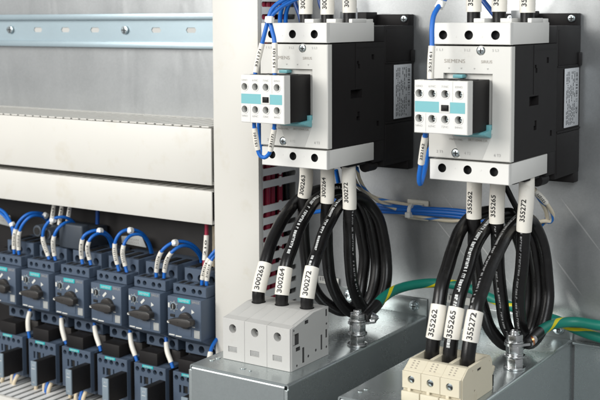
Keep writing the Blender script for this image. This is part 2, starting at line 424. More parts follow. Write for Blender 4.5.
def hduct(label, z0, z1, depth=80, lip=False, gap=3.0, cm='duct'):
    t = thing('cable_duct', label, 'wiring duct', (-360, 0, z0), 'horizontal white wiring ducts')
    m = MB(); zt = z1 if lip else z1 - 2.0
    m.box(-640, -124.6, -depth - 1.2, -depth + .6, z0, zt, .5)
    m.box(-640, -124.6, -depth + .7, -depth + 5, z0, z0 + 1.4, .3)
    if lip: m.box(-640, -124.6, -depth + .7, -depth + 3.5, z1 - 1.2, z1, .3)
    obj('duct_cover', m, 'duct', t)
    m = MB()
    m.box(-640, -124.8, -2.2, -.3, z0 + 1, z1, 0)
    m.box(-640, -124.8, -depth + 3, -2.3, z0 + 1.6, z0 + 3, 0)
    m.box(-640, -124.8, -12, -2.3, z1 - 1.3, z1 - .2, 0)
    x = -638
    while x < -131:
        m.box(x, x + 12.5 - gap, (-depth + 3.6) if lip else (-depth - .4), -11.9, z1 - 1.4, z1 - .1, 0); x += 12.5
    obj('slotted_channel', m, cm, t)
    if not lip: return t
    m = MB(); m.box(-636, -128, -depth + 6, -14, z0 + 5, z1 - 5.5, 0)  # added dark block, stands in for shade behind the slots
    tag(obj('dark_fill', m, 'dark'), 'added dark block for the shade inside the ' + label.split(',')[0], 'dark fill', kind='stuff')
    return t
hduct('upper of two white horizontal ducts, tall cover, under the bare panel', -122.0, -60.2)
hduct('lower white horizontal duct with narrow cover, just above the motor breakers', -163.6, -128.2, 80, True, 3.6)
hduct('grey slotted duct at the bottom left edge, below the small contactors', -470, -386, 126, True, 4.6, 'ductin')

# dark busbar cover behind the breakers
m = MB(); m.box(-640, -123, -20, -.5, -470, -168, 1.0)
for i in range(9): m.box(-620 + i * 55.5, -590 + i * 55.5, -26, -19.8, -245, -240, .5)
tag(obj('busbar_cover', m, 'black'), 'black busbar cover in shadow behind the row of motor breakers', 'busbar cover')

# ================================================================== BIG CONTACTORS
def make_contactor(label):
    t = thing('power_contactor', label, 'contactor', (35, 0, -90), 'large power contactors')
    # black base -----------------------------------------------------
    m = MB()
    m.box(0, 69.3, -61.5, -.5, -90, 44.5, .9)
    m.box(0.2, 69.0, -12, -.4, 44.0, 55.3, .8); m.box(23, 34, -34, -12, 44.0, 57.5, .8)
    m.box(.2, 69, -12, -.4, -99, -89.5, .8)
    m.box(.6, 62.4, -81.8, -61, -66, 31, .3); m.box(.6, 69.2, -81.8, -61, 29.3, 44.2, .6); m.box(.6, 69.2, -81.8, -61, -84.5, -64.1, .6)
    m.box(.7, 62.4, -157, -81, -64.3, 29.4, .3)
    m.box(4, 66, -120, -84, 28, 31, 0); m.box(3, 67, -130, -83, -66, -64, 0)
    # right flank with its clip windows
    hs = [(rect(-86.3, -81.7, 13, 17.8), 6), (rect(-113.3, -109.5, 9.6, 12.4), 5), (rect(-111.5, -107.6, 5.6, 9.6), 5), (rect(-124.4, -104, -21.2, -13.4), 6),
          (rect(-112, -108, -38.2, -34), 5), (rect(-114, -108, -42, -38.25), 5), (rect(-76.6, -72.2, -50, -45.2), 6)]
    m.holed('x', [(-156.8, -64), (-62.2, -64), (-62.2, 29.2), (-156.8, 29.2)], 69.9, 64.0, hs, 0, 1)
    m.box(68.0, 70.2, -116.4, -62.4, 24.5, 25.2, 0)          # fine seams stand a little proud
    m.box(68.0, 70.25, -116.0, -115.6, -12, 28.8, 0)
    m.box(68.5, 69.9, -57.5, -4.5, 9.5, 41, .5); m.box(68.5, 69.9, -59, -2, -86, -50.5, .5)
    m.box(68.5, 70.4, -59.5, -1.5, -49.5, -48, .3); m.box(68.5, 70.4, -59.5, -1.5, 8.2, 9.2, .3)
    m.box(69, 71.6, -9, -2, 8, 20, .6)
    obj('base', m, ['black', 'dark'], t)
    # front cover ------------------------------------------------------
    m = MB()
    hs = [(rect(12, 55.2, -38, 6.8), 4.0), (circ(44.8, 25.2, 3.9, 24), 2.2), (circ(23.6, -58.6, 4.0, 24), 2.2)]
    m.holed('y', rect(-1.2, 71.0, -63.2, 28.6), -165.5, -158.5, hs, 0, 0, .7)
    obj('front_cover', m, ['white', 'white'], t)
    m = MB(); m.prism([(28, -62.4), (47, -62.4), (56, -41), (19, -41)], 'y', -165.62, -165.3, 0)
    obj('window', m, 'window', t)
    # terminal covers --------------------------------------------------
    m = MB()
    m.holed('y', rect(0, 70, 30.0, 47.5), -165.5, -160, [(circ(x, 37.6, 3.75, 28), 5) for x in (11.4, 34.2, 57.2)], 0, 1, .5, 1)
    m.box(0, 70, -159.9, -82, 30.0, 47.5, .5)
    for x0, x1 in ((18.4, 28.4), (42.4, 52.6), (66.4, 70)): m.box(x0, x1, -122, -96, 47.3, 51.0, .5)
    m.box(56, 69.6, -95.5, -83, 47.3, 50.6, .4)
    for x in (22.8, 45.6): m.cyl((x, -165.7, 36.4), 'y', .9, .5, 12)
    obj('terminal_cover', m, ['white_hi', 'dark'], t)
    m = MB()
    m.holed('y', rect(0, 70, -81.6, -64.8), -165.5, -160, [(circ(x, -71.6, 3.7, 28), 5) for x in (11.4, 34.2, 57.2)], 0, 1, .5, 1)
    m.box(0, 70, -159.9, -82, -81.6, -64.8, .5)
    for x in (22.8, 45.6): m.cyl((x, -165.7, -71.0), 'y', .9, .5, 12)
    obj('terminal_cover', m, ['white_hi', 'dark'], t)
    m = MB()
    for x in (8, 33, 58): m.box(x - 9, x + 9, -124, -92, -84.5, -81.4, .5)
    for x in (62, 40): m.cyl((x, -86, -88), 'y', 5.5, 16, 20)
    obj('clamp_block', m, 'black', t)
    # screws -------------------------------------------------------------
    for x, z in ((44.8, 25.2), (23.6, -58.6)):
        m = MB(); m.cyl((x, -165.9, z), 'y', 3.1, 2.4, 24, 0, .5); m.box(x - 2.1, x + 2.1, -166.1, -165.7, z - .45, z + .45, 0, 1); m.box(x - .45, x + .45, -166.12, -165.7, z - 2.1, z + 2.1, 0, 1)
        obj('screw', m, ['screw', 'dark'], t)
    for x in (64.8, 6):
        m = MB(); m.cyl((x, -14.6, 50.6), 'y', 3.3, 2.6, 20, 0, .6); m.box(x - 2.2, x + 2.2, -14.8, -14.3, 50.1, 51.1, 0, 1); m.box(x - .5, x + .5, -14.82, -14.3, 48.4, 52.8, 0, 1)
        obj('mounting_screw', m, ['screw', 'dark'], t)
    # terminal marking label above the covers (small grey tag)
    m = MB(); m.box(41, 52, -96, -88, 51, 57.5, .4)
    m.box(55.5, 58, -96, -92, 51, 61, .3)
    obj('pole_marker', m, 'label', t)
    # rating label
    m = MB(); m.prism([(-43.8, -46), (-8.4, -46), (-8.4, 6.4), (-43.8, 6.4)], 'x', 70.0, 70.9, .3)
    o = obj('rating_label', m, 'label', t)
    m = MB(); rnd = random.Random(3)
    X = 71.0
    for i in range(30):      # bar code, upright on the label
        z = 2 - i * .95
        if rnd.random() < .75: m.quad([(X, -16.5, z), (X, -12, z), (X, -12, z - rnd.uniform(.3, .8)), (X, -16.5, z - rnd.uniform(.3, .8))])
    for y in (-40.5, -37.5, -34, -30.5, -27.5, -24, -20.5):
        z = 3.5
        while z > -43:
            L_ = rnd.uniform(1, 4.5); 
            if rnd.random() < .72: m.quad([(X, y, z), (X, y + 1.3, z), (X, y + 1.3, max(-44, z - L_)), (X, y, max(-44, z - L_))])
            z -= L_ + rnd.uniform(.5, 1.2)
    m.text('CE', lambda a, b: (X, -14 - b, -32 + a), 6, 4.2)
    for i, a in enumerate(range(0, 360, 20)):
        pass
    obj('label_print', m, 'labelink', o)
    # face print
    m = MB()
    m.ftext('SIEMENS', 22.0, 16.6, 18.5, 3.0, -165.72); m.ftext('SIRIUS', 50, 16.4, 9.5, 2.4, -165.72)
    obj('face_lettering', m, 'brownink', t)
    m = MB()
    for s_, x in (('1 L1', 8.5), ('3 L2', 33), ('5 L3', 57.5)): m.ftext(s_, x, 25.6, 5.5, 2.0, -165.72)
    for s_, x in (('2 T1', 9), ('4 T2', 34), ('6 T3', 60)): m.ftext(s_, x, -58.0, 5.5, 2.2, -165.9)
    for x in (17, 28, 39.5, 51): m.prism([(x - .8, 11.2), (x + .8, 11.2), (x, 10)], 'y', -165.75, -165.55, 0)
    obj('terminal_lettering', m, 'greyink', t)
    m = MB(); m.ftext('1NO+1NC', 24, -47.2, 12, 1.7, -165.95); m.ftext('3RT1044-1A', 43, -47.0, 17, 2.0, -165.95)
    obj('type_lettering', m, 'brownink', t)
    # teal latch parts
    m = MB(); m.prism([(-178, -41.5), (-166, -44.5), (-161.6, -44.5), (-161.6, -37.6), (-178, -39.2)], 'x', 24, 54.6, .3); m.box(50, 54.8, -169, -161.6, -39, -34, .4)
    obj('latch', m, 'teal', t)
    m = MB(); m.box(22.5, 31, -170, -161.8, 3.0, 5.8, .4); obj('latch', m, 'teal', t)
    return t

def make_aux(label):
    t = thing('auxiliary_contact_block', label, 'auxiliary contact', (29, -165, -39), 'auxiliary contact blocks on the contactors')
    m = MB(); m.box(6.9, 51.8, -202.8, -163.0, -38.6, 2.2, .5) if False else m.box(6.9, 51.8, -196.2, -163.0, -38.6, 2.2, .5); m.box(51.3, 51.9, -203, -196.5, -38.6, 2.2, .1)
    for x in (12, 22, 33, 43): m.box(x, x + 7, -200, -180, 2.0, 2.9, .2)
    obj('housing', m, 'black', t)
    m = MB()
    xs = (10.6, 22.0, 33.2, 44.9); W_ = 3.15
    hs = [(circ(x, z, W_, 20), 7.0) for x in xs for z in (-7.6, -27.4)]
    m.holed('y', rect(6.3, 52.3, -39.0, 2.7), -205.6, -196.4, hs, 0, 1, .5)
    for x in xs:
        for z in (-7.6, -27.4):   # raised funnel rims
            n = 20; a = circ(x, z, W_, n); b = circ(x, z, W_ + .75, n)
            A = [m.bm.verts.new((p[0], -206.05, p[1])) for p in a]; B = [m.bm.verts.new((p[0], -206.05, p[1])) for p in b]
            A2 = [m.bm.verts.new((p[0], -205.5, p[1])) for p in a]; B2 = [m.bm.verts.new((p[0], -205.5, p[1])) for p in b]
            for i in range(n):
                j = (i + 1) % n
                m.bm.faces.new((A[i], A[j], B[j], B[i])); m.bm.faces.new((B[i], B[j], B2[j], B2[i])); m.bm.faces.new((A2[i], A2[j], A[j], A[i]))
    m.box(39.4, 39.7, -205.9, -205.3, -13, 2.4, 0, 0); m.box(16.3, 16.6, -205.9, -205.3, -38.6, -23, 0, 0)
    obj('front_plate', m, ['white_hi', 'dark'], t)
    m = MB(); m.prism(rect(7.0, 50.2, -22.4, -13.8), 'y', -205.75, -205.2, 0)
    obj('teal_strip', m, 'teal', t)
    m = MB(); m.box(28.2, 37.6, -206.1, -204.6, -22.4, -13.8, .3, 1); m.box(30, 36.6, -206.4, -205.0, -21.0, -16.0, .2); m.box(32, 36, -207.6, -206.0, -19.4, -16.6, .3)
    obj('slider', m, ['black', 'white_hi'], t)
    for x in xs:
        for z in (-7.6, -27.4):
            m = MB(); m.cyl((x + .7, -201.2, z - .1), 'y', 2.0, 2.2, 18, 0, .25); m.box(x - 1.0, x + 2.4, -201.3, -200.9, z - .4, z + .3, 0, 1)
            obj('screw', m, ['screw', 'dark'], t)
    m = MB()
    for s_, x in zip(('53NO', '61NC', '71NC', '83NO'), xs): m.ftext(s_, x, -1.9, 6.2, 1.7, -205.75)
    for s_, x in zip(('54NO', '62NC', '72NC', '84NO'), xs): m.ftext(s_, x, -33.2, 6.2, 1.7, -205.75)
    obj('terminal_lettering', m, 'greyink', t)
    return t

c1 = make_contactor('left large black and light grey power contactor, right of the upright duct')
DX = 170.5
c2 = copy_tree(c1, (DX, 0, 0), 'right large black and light grey power contactor, at the upper right edge')
a1 = make_aux('small white auxiliary contact block with two wires entering its top, on the left contactor')
a2 = copy_tree(a1, (DX, 0, 0), 'small white auxiliary contact block with one wire entering its top, on the right contactor')

# ================================================================== MOUNTING BOXES
def make_box(label):
    t = thing('mounting_box', label, 'metal box', (34, -126, -480), 'folded zinc mounting boxes')
    m = MB(); r = 2.6; th = 1.6      # top and both flanks are one bent sheet with rounded bends
    def corner(cx, cz, rad, a0, a1): return [(cx + rad * math.cos(math.radians(a0 + (a1 - a0) * i / 6)), cz + rad * math.sin(math.radians(a0 + (a1 - a0) * i / 6))) for i in range(7)]
    out = [(-18, -560)] + corner(-18 + r, -248 - r, r, 180, 90) + corner(86 - r, -248 - r, r, 90, 0) + [(86, -560)]
    inn = [(86 - th, -560)] + corner(86 - r, -248 - r, r - th, 0, 90) + corner(-18 + r, -248 - r, r - th, 90, 180) + [(-18 + th, -560)]
    m.prism(out + inn, 'y', -250.4, -2.4, 0)
    obj('bent_shell', m, 'box', t, ang=50)
    m = MB()                          # front sheet with its own bend, small relief notches at the corners
    prof = [(-252.2, -560)] + [(-252.2 + r - r * math.cos(math.radians(90 * i / 6)), -249.6 - r + r * math.sin(math.radians(90 * i / 6)) + .5) for i in range(7)] + [(-247.6, -249.1), (-247.6, -250.7), (-250.4, -250.9), (-250.6, -560)]
    m.prism(prof, 'x', -14.5, 82.5, 0)
    m.box(-17.9, -14.6, -252.1, -250.6, -560, -252.6, .3); m.box(82.6, 85.9, -252.1, -250.6, -560, -252.6, .3)
    obj('front_plate', m, 'box', t, ang=50)
    m = MB(); m.box(-18, 86, -2.1, -.3, -249.6, -231, .5); obj('wall_flange', m, 'box', t)
    m = MB(); q0 = W(318, 276, -4); q1 = W(338, 286, -4); m.box(q0.x, q1.x, -3.4, -2.2, q1.z, q0.z, .2); fl = obj('paper_label', m, 'plate', t)
    m = MB()
    for i in range(6): m.box(q0.x + 2 + i * 3, q0.x + 3.8 + i * 3, -3.6, -3.2, q1.z + 3, q1.z + 7, 0)
    obj('printed_marking', m, 'dimink', fl)
    for x in (72, -6):
        m = MB(); m.cyl((x, -5.4, -239), 'y', 4.2, 3.2, 22, 0, .8); m.box(x - 2.8, x + 2.8, -5.6, -5.2, -239.5, -238.5, 0, 1); m.box(x - .5, x + .5, -5.62, -5.2, -241.8, -236.2, 0, 1)
        m.cyl((x, -2.9, -239), 'y', 5.6, .7, 22, 0, .2)
        obj('screw', m, ['screw', 'dark'], t)
    for x, y in ((-8, -232), (-7, -224.5), (38, -238), (29, -236)):
        m = MB(); m.cyl((x, y, -248.1), 'z', 2.8 if x < 30 else 1.6, .7, 18, 0, .3); obj('rivet', m, 'box', t)
    m = MB(); m.cyl((-13, -253.6, -284), 'y', 3.0, 1.6, 18, 0, .6); obj('rivet', m, 'steel', t)
    return t
b1 = make_box('left folded zinc box carrying the grey terminal block')
b2 = copy_tree(b1, (151.3, 0, 0), 'right folded zinc box carrying the cream terminal block')

# ================================================================== GREY TERMINAL BLOCK
t = thing('terminal_block', 'grey three pole terminal block on the left zinc box', 'terminal block', (33, -193, -248))
pw = 71.5 / 3
m = MB()
for k in range(3):
    x0 = -2.5 + k * pw; x1 = x0 + pw
    if k == 2: x1 = 66.3
    prof = [(-221, -248), (-221, -210.8), (-187.5, -203.9), (-163, -203.9), (-163, -248)]
    prof = [(-216, -248), (-216, -209.8)] + prof[2:]
    m.prism(prof, 'x', x0 + .01, x0 + pw * .44, .18); m.prism(prof, 'x', x0 + pw * .44 + .01, x1 - .01, .18); x1 = x0 + pw
    m.holed('y', rect(x0 + .06, x1 - .06, -247.9, -210.9), -223.2, -215.8, [(circ(x0 + 11.0, -219.4, 3.9, 28), 6.5), (rect(x0 + 6, x0 + 15.6, -240.6, -235.6), .9)], 0, 0, .3)
    m.prism([(-222.8, -211.0), (-215.8, -210.9), (-215.8, -209.7)], 'x', x0 + .15, x1 - .15, 0)
obj('housing', m, ['tb_grey', 'dark'], t)
for k in range(3):
    x0 = -2.5 + k * pw
    m = MB(); m.cyl((x0 + 11.0, -217.4, -219.4), 'y', 3.4, .9, 24, 0, .3); m.box(x0 + 8.4, x0 + 13.6, -217.6, -217.2, -219.9, -218.9, 0, 1)
    obj('screw', m, ['tb_mark', 'dark'], t)
    m = MB(); m.box(x0 + 6.4, x0 + 15.2, -222.7, -222.1, -240.2, -236.0, .1); 
    for i in range(5): m.box(x0 + 7.3 + i * 1.6, x0 + 7.7 + i * 1.6, -222.9, -222.5, -240, -236.2, 0, 0)
    obj('marker', m, 'tb_mark', t)
m = MB()
hs = [(rect(-219.8, -211, -226.2, -216.5), 3), (rect(-201.5, -196, -211.5, -208.4), 3), (rect(-215.5, -209, -232, -228.6), 3), (rect(-205.5, -202.5, -244.5, -231), 2),
      (rect(-176, -173.6, -240.5, -227), 2), (rect(-168, -165.6, -231.5, -224), 2), (rect(-168, -165.6, -212, -205.8), 2), (circ(-196, -240.8, 1.3, 10), 2), (circ(-184, -238.6, 1.3, 10), 2), (circ(-166.6, -240, 1.2, 10), 2),
      (circ(-166.4, -219, 1.1, 10), 2), (circ(-214, -244.6, 1.1, 10), 2), (circ(-218.6, -213, 1.0, 10), 2)]
m.holed('x', [(-221.6, -247.8), (-163.2, -247.8), (-163.2, -204.1), (-187.4, -204.1), (-221.6, -211.2)], 69.9, 66.5, hs, 0, 1, 0, 1)
obj('end_plate', m, ['tb_side', 'tb_dark'], t)
TB1 = [(9.0, -184.5), (32.0, -181), (57.2, -178.5)]
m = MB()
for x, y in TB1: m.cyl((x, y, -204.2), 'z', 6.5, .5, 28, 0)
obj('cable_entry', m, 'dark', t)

# ================================================================== CREAM TERMINAL BLOCK
t = thing('terminal_block', 'cream three pole terminal block on the right zinc box', 'terminal block', (205, -200, -248))
pw2 = 49.5 / 3; m = MB()
for k in range(3):
    x0 = 180 + k * pw2; x1 = x0 + pw2
    m.prism([(-228, -248), (-228, -224.6), (-225, -223.2), (-217.5, -218.2), (-212.5, -218.2), (-212.5, -226), (-180, -226), (-180, -218), (-176, -218), (-171, -223), (-170, -248)], 'x', x0 + .03, x1 - .03, .35)
    m.box(x0 + .03, x0 + 1.6, -214, -178, -230, -218.4, .2); m.box(x1 - 1.6, x1 - .03, -214, -178, -230, -218.4, .2)
    m.holed('y', rect(x0 + .15, x1 - .15, -238.3, -224.7), -230.2, -227.8, [(circ(x0 + 8.0, -230.8, 3.0, 24), 2.0)], 0, 1, .3)
    m.box(x0 + .4, x1 - .4, -232.4, -228.4, -248, -240.2, .5)
    m.box(x0 + 5.0, x0 + 7.6, -230.5, -228.2, -241, -238, .2)
    m.prism([(-225.6, -224.0), (-217.4, -218.5), (-217.0, -219.4), (-225.2, -224.8)], 'x', x0 + 6.2, x0 + 7.0, 0)
obj('housing', m, ['cream', 'dark'], t)
m = MB()
for k in range(3):
    x0 = 180 + k * pw2
    for i in range(4):
        f = .12 + i * .24; y = -225.3 + f * 8.0; z = -223.7 + f * 5.4
        for dx in (4.6, 8.4): m.box(x0 + dx, x0 + dx + 1.4, y - .7, y + .6, z - .2, z + .35, 0)
obj('printed_marking', m, 'brownink', t)
for k in range(3):
    x0 = 180 + k * pw2
    m = MB(); m.cyl((x0 + 8.2, -229.3, -230.8), 'y', 2.7, 1.0, 22, 0, .25); m.box(x0 + 6.2, x0 + 10.2, -229.5, -229.1, -231.3, -230.3, 0, 1)
    m.cyl((x0 + 9.4, -229.45, -231.9), 'y', 1.0, .3, 12, 1)
    obj('screw', m, ['screw', 'dark'], t)
m = MB()
m.holed('x', [(-226.8, -247.8), (-170.4, -247.8), (-171.3, -223.2), (-176.2, -218.2), (-217.3, -218.4), (-226.5, -224.4)], 230.5, 229.6, [(rect(-200, -192, -225.2, -223), .7), (circ(-208.5, -222.4, .9, 10), .6), (circ(-204.5, -239.4, 1.1, 10), .6), (circ(-177, -222.8, .8, 10), .6)], 0, 1)
obj('end_plate', m, ['cream', 'dark'], t)
m = MB(); m.prism([(-170.2, -232), (-164, -230), (-161.5, -231.6), (-162.5, -234), (-166, -237), (-170.2, -238)], 'x', 218, 229, .4); m.box(217, 228.6, -170, -163, -247.6, -238, .5, 1)
obj('rail_foot', m, ['cream', 'black'], t)
TB2 = [(188.0, -193.5), (204.4, -195), (221.0, -197)]
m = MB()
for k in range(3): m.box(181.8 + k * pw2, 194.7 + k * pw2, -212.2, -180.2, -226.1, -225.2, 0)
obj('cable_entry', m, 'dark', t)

# ================================================================== POWER CABLES
def sleeve(o, P, s0, s1, r, txt, name='label_sleeve', up=True, ink='ink', tilt=.35, h=4.0, tl=None, off=0.):
    Q = sub(P, s0, s1, 1.5); m = MB(); m.tube(Q, lambda f: r + .12 * math.sin(f * math.pi), 28)
    sl = obj(name, m, 'sleeve', o)
    if not txt: return sl
    L_ = plen(Q); tl = tl or L_ * .62; m = MB()
    def fn(a, b):
        s_ = L_ / 2 + off + a
        c, tt = at_len(Q, min(L_ - .1, max(.1, s_)))
        x = tt
        n = (CAMP - c); n = (n - x * n.dot(x)).normalized(); yv = n.cross(x)
        th = b / r + tilt
        return c + (n * math.cos(th) + yv * math.sin(th)) * (r + .28)
    flip = (Q[-1].z < Q[0].z)
    if flip: m.text(txt, lambda a, b: fn2(Q, L_, r, -a + off, b, tilt), tl, h)
    else: m.text(txt, lambda a, b: fn2(Q, L_, r, a + off, b, tilt), tl, h)
    obj('printed_number', m, ink, sl)
    return sl
def fn2(Q, L_, r, a, b, tilt):
    c, tt = at_len(Q, min(L_ - .05, max(.05, L_ / 2 + a)))
    x = tt if tt.z > 0 else -tt
    n = (CAMP - c); n = (n - x * n.dot(x)).normalized(); yv = n.cross(x)
    th = b / r + tilt
    return c + (n * math.cos(th) + yv * math.sin(th)) * (r + .28)

def printing(o, P, s0, s1, r, tilt, wid, seed, ink='whiteink', dens=.85):
    rnd = random.Random(seed); m = MB(); s_ = s0
    while s_ < s1:
        L_ = rnd.uniform(1.0, 2.1)
        if rnd.random() < dens:
            k = rnd.random(); w0 = -wid / 2; w1 = wid / 2
            strokes = [(0, L_ * .38, w0, w1), (L_ * .38, L_, w0, w0 + wid * .42)] if k < .4 else [(0, L_, w0 + wid * .1, w1)] if k < .75 else [(0, L_ * .45, w0, w1), (L_ * .6, L_, w0, w1)]
            for (q0, q1, u0, u1) in strokes:
                vs = []
                for (ss, uu) in ((s_ + q0, u0), (s_ + q1, u0), (s_ + q1, (u0 + u1) / 2), (s_ + q1, u1), (s_ + q0, u1), (s_ + q0, (u0 + u1) / 2)):
                    c, tt = at_len(P, ss); x = tt if tt.z > 0 else -tt
                    n = CAMP - c; n = (n - x * n.dot(x)).normalized(); yv = n.cross(x); th = uu / r + tilt
                    vs.append(m.bm.verts.new(c + (n * math.cos(th) + yv * math.sin(th)) * (r + .16)))
                m.bm.faces.new((vs[0], vs[1], vs[2], vs[5])); m.bm.faces.new((vs[5], vs[2], vs[3], vs[4]))
        s_ += L_ + (rnd.uniform(.35, .7) if rnd.random() < .82 else rnd.uniform(1.2, 2.2))
    obj('printed_marking', m, ink, o)

RC = 5.75
def power_cable(label, pts, entry, s_top, s_bot, num, prints, group):
    P = path(pts + [Vector(entry) + Vector((0, 0, 9)), Vector(entry)], 3)
    sd = float(sum(map(ord, num)))
    P = [p + noise.noise_vector(p / 26.0 + Vector((sd, 0, 0))) * (1.15 * min(1, i / 14, (len(P) - 1 - i) / 14)) for i, p in enumerate(P)]   # stiff cable never bends in a perfect curve
    o = MB(); o.tube(P, RC, 22)
    c = obj('power_cable', o, 'cable', None, loc=tuple(entry))
    tag(c, label, 'cable', group)
    L_ = plen(P)
    k_ = sum(map(ord, num)); sleeve(c, P, s_top[0], s_top[1], RC + .75, num, tilt=.34 + .09 * (k_ % 4), h=4.5, tl=19, off=5.0 + .6 * (k_ % 3))
    a = nearest(P, s_bot[0]); b = nearest(P, s_bot[1])
    sleeve(c, P, a, b, RC + .85, num, tilt=.16 + .10 * (k_ % 4), h=4.9, tl=20.5, off=.2 + .5 * (k_ % 3))
    for (f0, f1, tilt, wid, seed, ink, dens) in prints: printing(c, P, f0 * L_, f1 * L_, RC, tilt, wid, seed, ink, dens)
    return c

G1 = 'black power cables looping from the left contactor'; G2 = 'black power cables looping from the right contactor'
X1 = (11.0, 34.5, 58.0)
def V(*a): return Vector(a)
# left contactor
power_cable('black cable tagged 300263 on the left contactor, leftmost of its three loops',
    [V(X1[0], -108, -78), V(X1[0], -108, -100), W(304, 200, -107), W(304.5, 240, -104), W(309, 275, -96), W(324, 301, -84), W(342, 311, -70), W(356, 304, -56), W(363, 280, -46), W(364, 252, -42), W(359, 222, -46), W(347, 199, -56), W(326, 190, -70), W(304, 196.5, -88), W(290, 208.5, -118), W(277, 231, -147), W(268, 254, -167)],
    (TB1[0][0], TB1[0][1], -204), (2.5, 41), (W(264.3, 264, -176), W(258.8, 291.5, -184)), '300263', [], G1)
power_cable('black cable tagged 300264 with white print, middle of three on the left contactor',
    [V(X1[1], -108, -78), V(X1[1], -108, -100), W(327, 205, -107), W(327, 245, -103), W(331, 280, -94), W(342, 304, -80), W(355, 312, -66), W(368, 303, -54), W(375, 280, -46), W(375.5, 252, -42), W(370, 220, -46), W(358, 197, -56), W(342, 188.5, -70), W(326, 193, -88), W(308, 209.5, -124), W(295, 239, -152), W(287.3, 261, -169)],
    (TB1[1][0], TB1[1][1], -204), (2.5, 44), (W(285, 266, -173), W(282, 296, -181)), '300264', [(.66, .905, .25, 2.6, 5, 'whiteink', .95)], G1)
power_cable('black cable tagged 300272 on the left contactor, rightmost of its three loops',
    [V(X1[2], -108, -78), V(X1[2], -108, -100), W(349.5, 208, -107), W(349.5, 245, -104), W(352, 278, -96), W(359, 303, -82), W(369, 311, -66), W(380, 300, -54), W(386, 276, -46), W(385, 248, -42), W(379, 220, -46), W(368, 203, -54), W(357, 196, -72), W(345, 199.5, -90), W(331, 218, -124), W(320, 245, -150), W(313.8, 262, -165)],
    (TB1[2][0], TB1[2][1], -204), (2.5, 47.5), (W(311.8, 267.5, -170), W(308, 297.5, -178)), '300272', [(.04, .30, -.55, 1.4, 8, 'dimink', .8), (.69, .92, .5, 2.3, 9, 'whiteink', .9)], G1)
# right contactor
X2 = tuple(x + DX + 1.0 for x in (13.0, 35.0, 61.0))
power_cable('black cable tagged 355262 on the right contactor, leftmost of its three loops',
    [V(X2[0], -108, -78), V(X2[0], -108, -100), W(474, 225, -107), W(476.5, 265, -104), W(481, 300, -96), W(492, 331, -84), W(507, 344, -70), W(519, 334, -56), W(525, 308, -46), W(525, 275, -42), W(520, 242, -46), W(508, 218, -58), W(491, 211.5, -72), W(473, 217, -88), W(458, 235, -126), W(448.5, 264, -158), W(442, 292, -180)],
    (TB2[0][0], TB2[0][1], -225), (2.5, 44), (W(437.8, 306, -188), W(433.6, 338.4, -192)), '355262', [], G2)
power_cable('black cable tagged 355265 with white print, middle of three on the right contactor',
    [V(X2[1], -108, -78), V(X2[1], -108, -100), W(497, 225, -107), W(498, 265, -104), W(501, 300, -96), W(508, 330, -84), W(519, 344, -68), W(530, 334, -54), W(536.5, 306, -46), W(536.5, 272, -42), W(531, 240, -46), W(519, 219, -56), W(509, 214, -72), W(496, 218.5, -88), W(480, 237, -124), W(467, 271, -160), W(458.5, 298, -182)],
    (TB2[1][0], TB2[1][1], -225), (2.5, 46), (W(455, 308.5, -190), W(450.3, 340, -194)), '355265', [(.03, .3, .3, 1.4, 11, 'dimink', .85), (.66, .97, .35, 2.8, 12, 'whiteink', .97)], G2)
power_cable('black cable tagged 355272 on the right contactor, rightmost of its three loops',
    [V(X2[2], -108, -78), V(X2[2], -108, -100), W(524.5, 225, -107), W(522, 262, -104), W(519, 298, -98), W(521, 328, -86), W(530, 343, -70), W(541, 332, -56), W(547.5, 304, -46), W(546.5, 270, -42), W(541, 240, -46), W(532, 222, -56), W(521, 219.5, -84), W(504, 239, -122), W(489, 270, -155), W(481, 294, -175), W(477.5, 305, -183)],
    (TB2[2][0], TB2[2][1], -225), (2.5, 51), (W(475.8, 311, -191), W(470.3, 343.5, -197)), '355272', [(.03, .34, .35, 1.7, 15, 'dimink', .9), (.64, .93, .75, 1.9, 16, 'dimink', .95)], G2)

# incoming cables on top of the contactors
GT = 'short black cables entering the contactors from above'
for dx, pre, side in ((0, '300', 'left'), (DX, '355', 'right')):
    for (x, which, lb) in (((11.5, 'leftmost', 52.5), (35.5, 'middle', 52), (59.5, 'rightmost', 53.5)) if dx == 0 else ((12.6, 'leftmost', 53.5), (36.0, 'middle', 53.5), (61.0, 'rightmost', 52.5))):
        P = path([V(x + dx, -109, 46), V(x + dx, -109, 70), V(x + dx + random.uniform(-1, 1), -108, 190)], 4)
        m = MB(); m.tube(P, RC, 22); c = obj('power_cable', m, 'cable', None, loc=(x + dx, -109, 46))
        tag(c, f'{which} of three short white sleeved cables entering the top of the {side} contactor', 'cable', GT)
        sleeve(c, P, lb - 43, lb - 43 + 40, RC + .75, pre, tilt=.45, h=4.6, tl=9.4, off=-10.2)

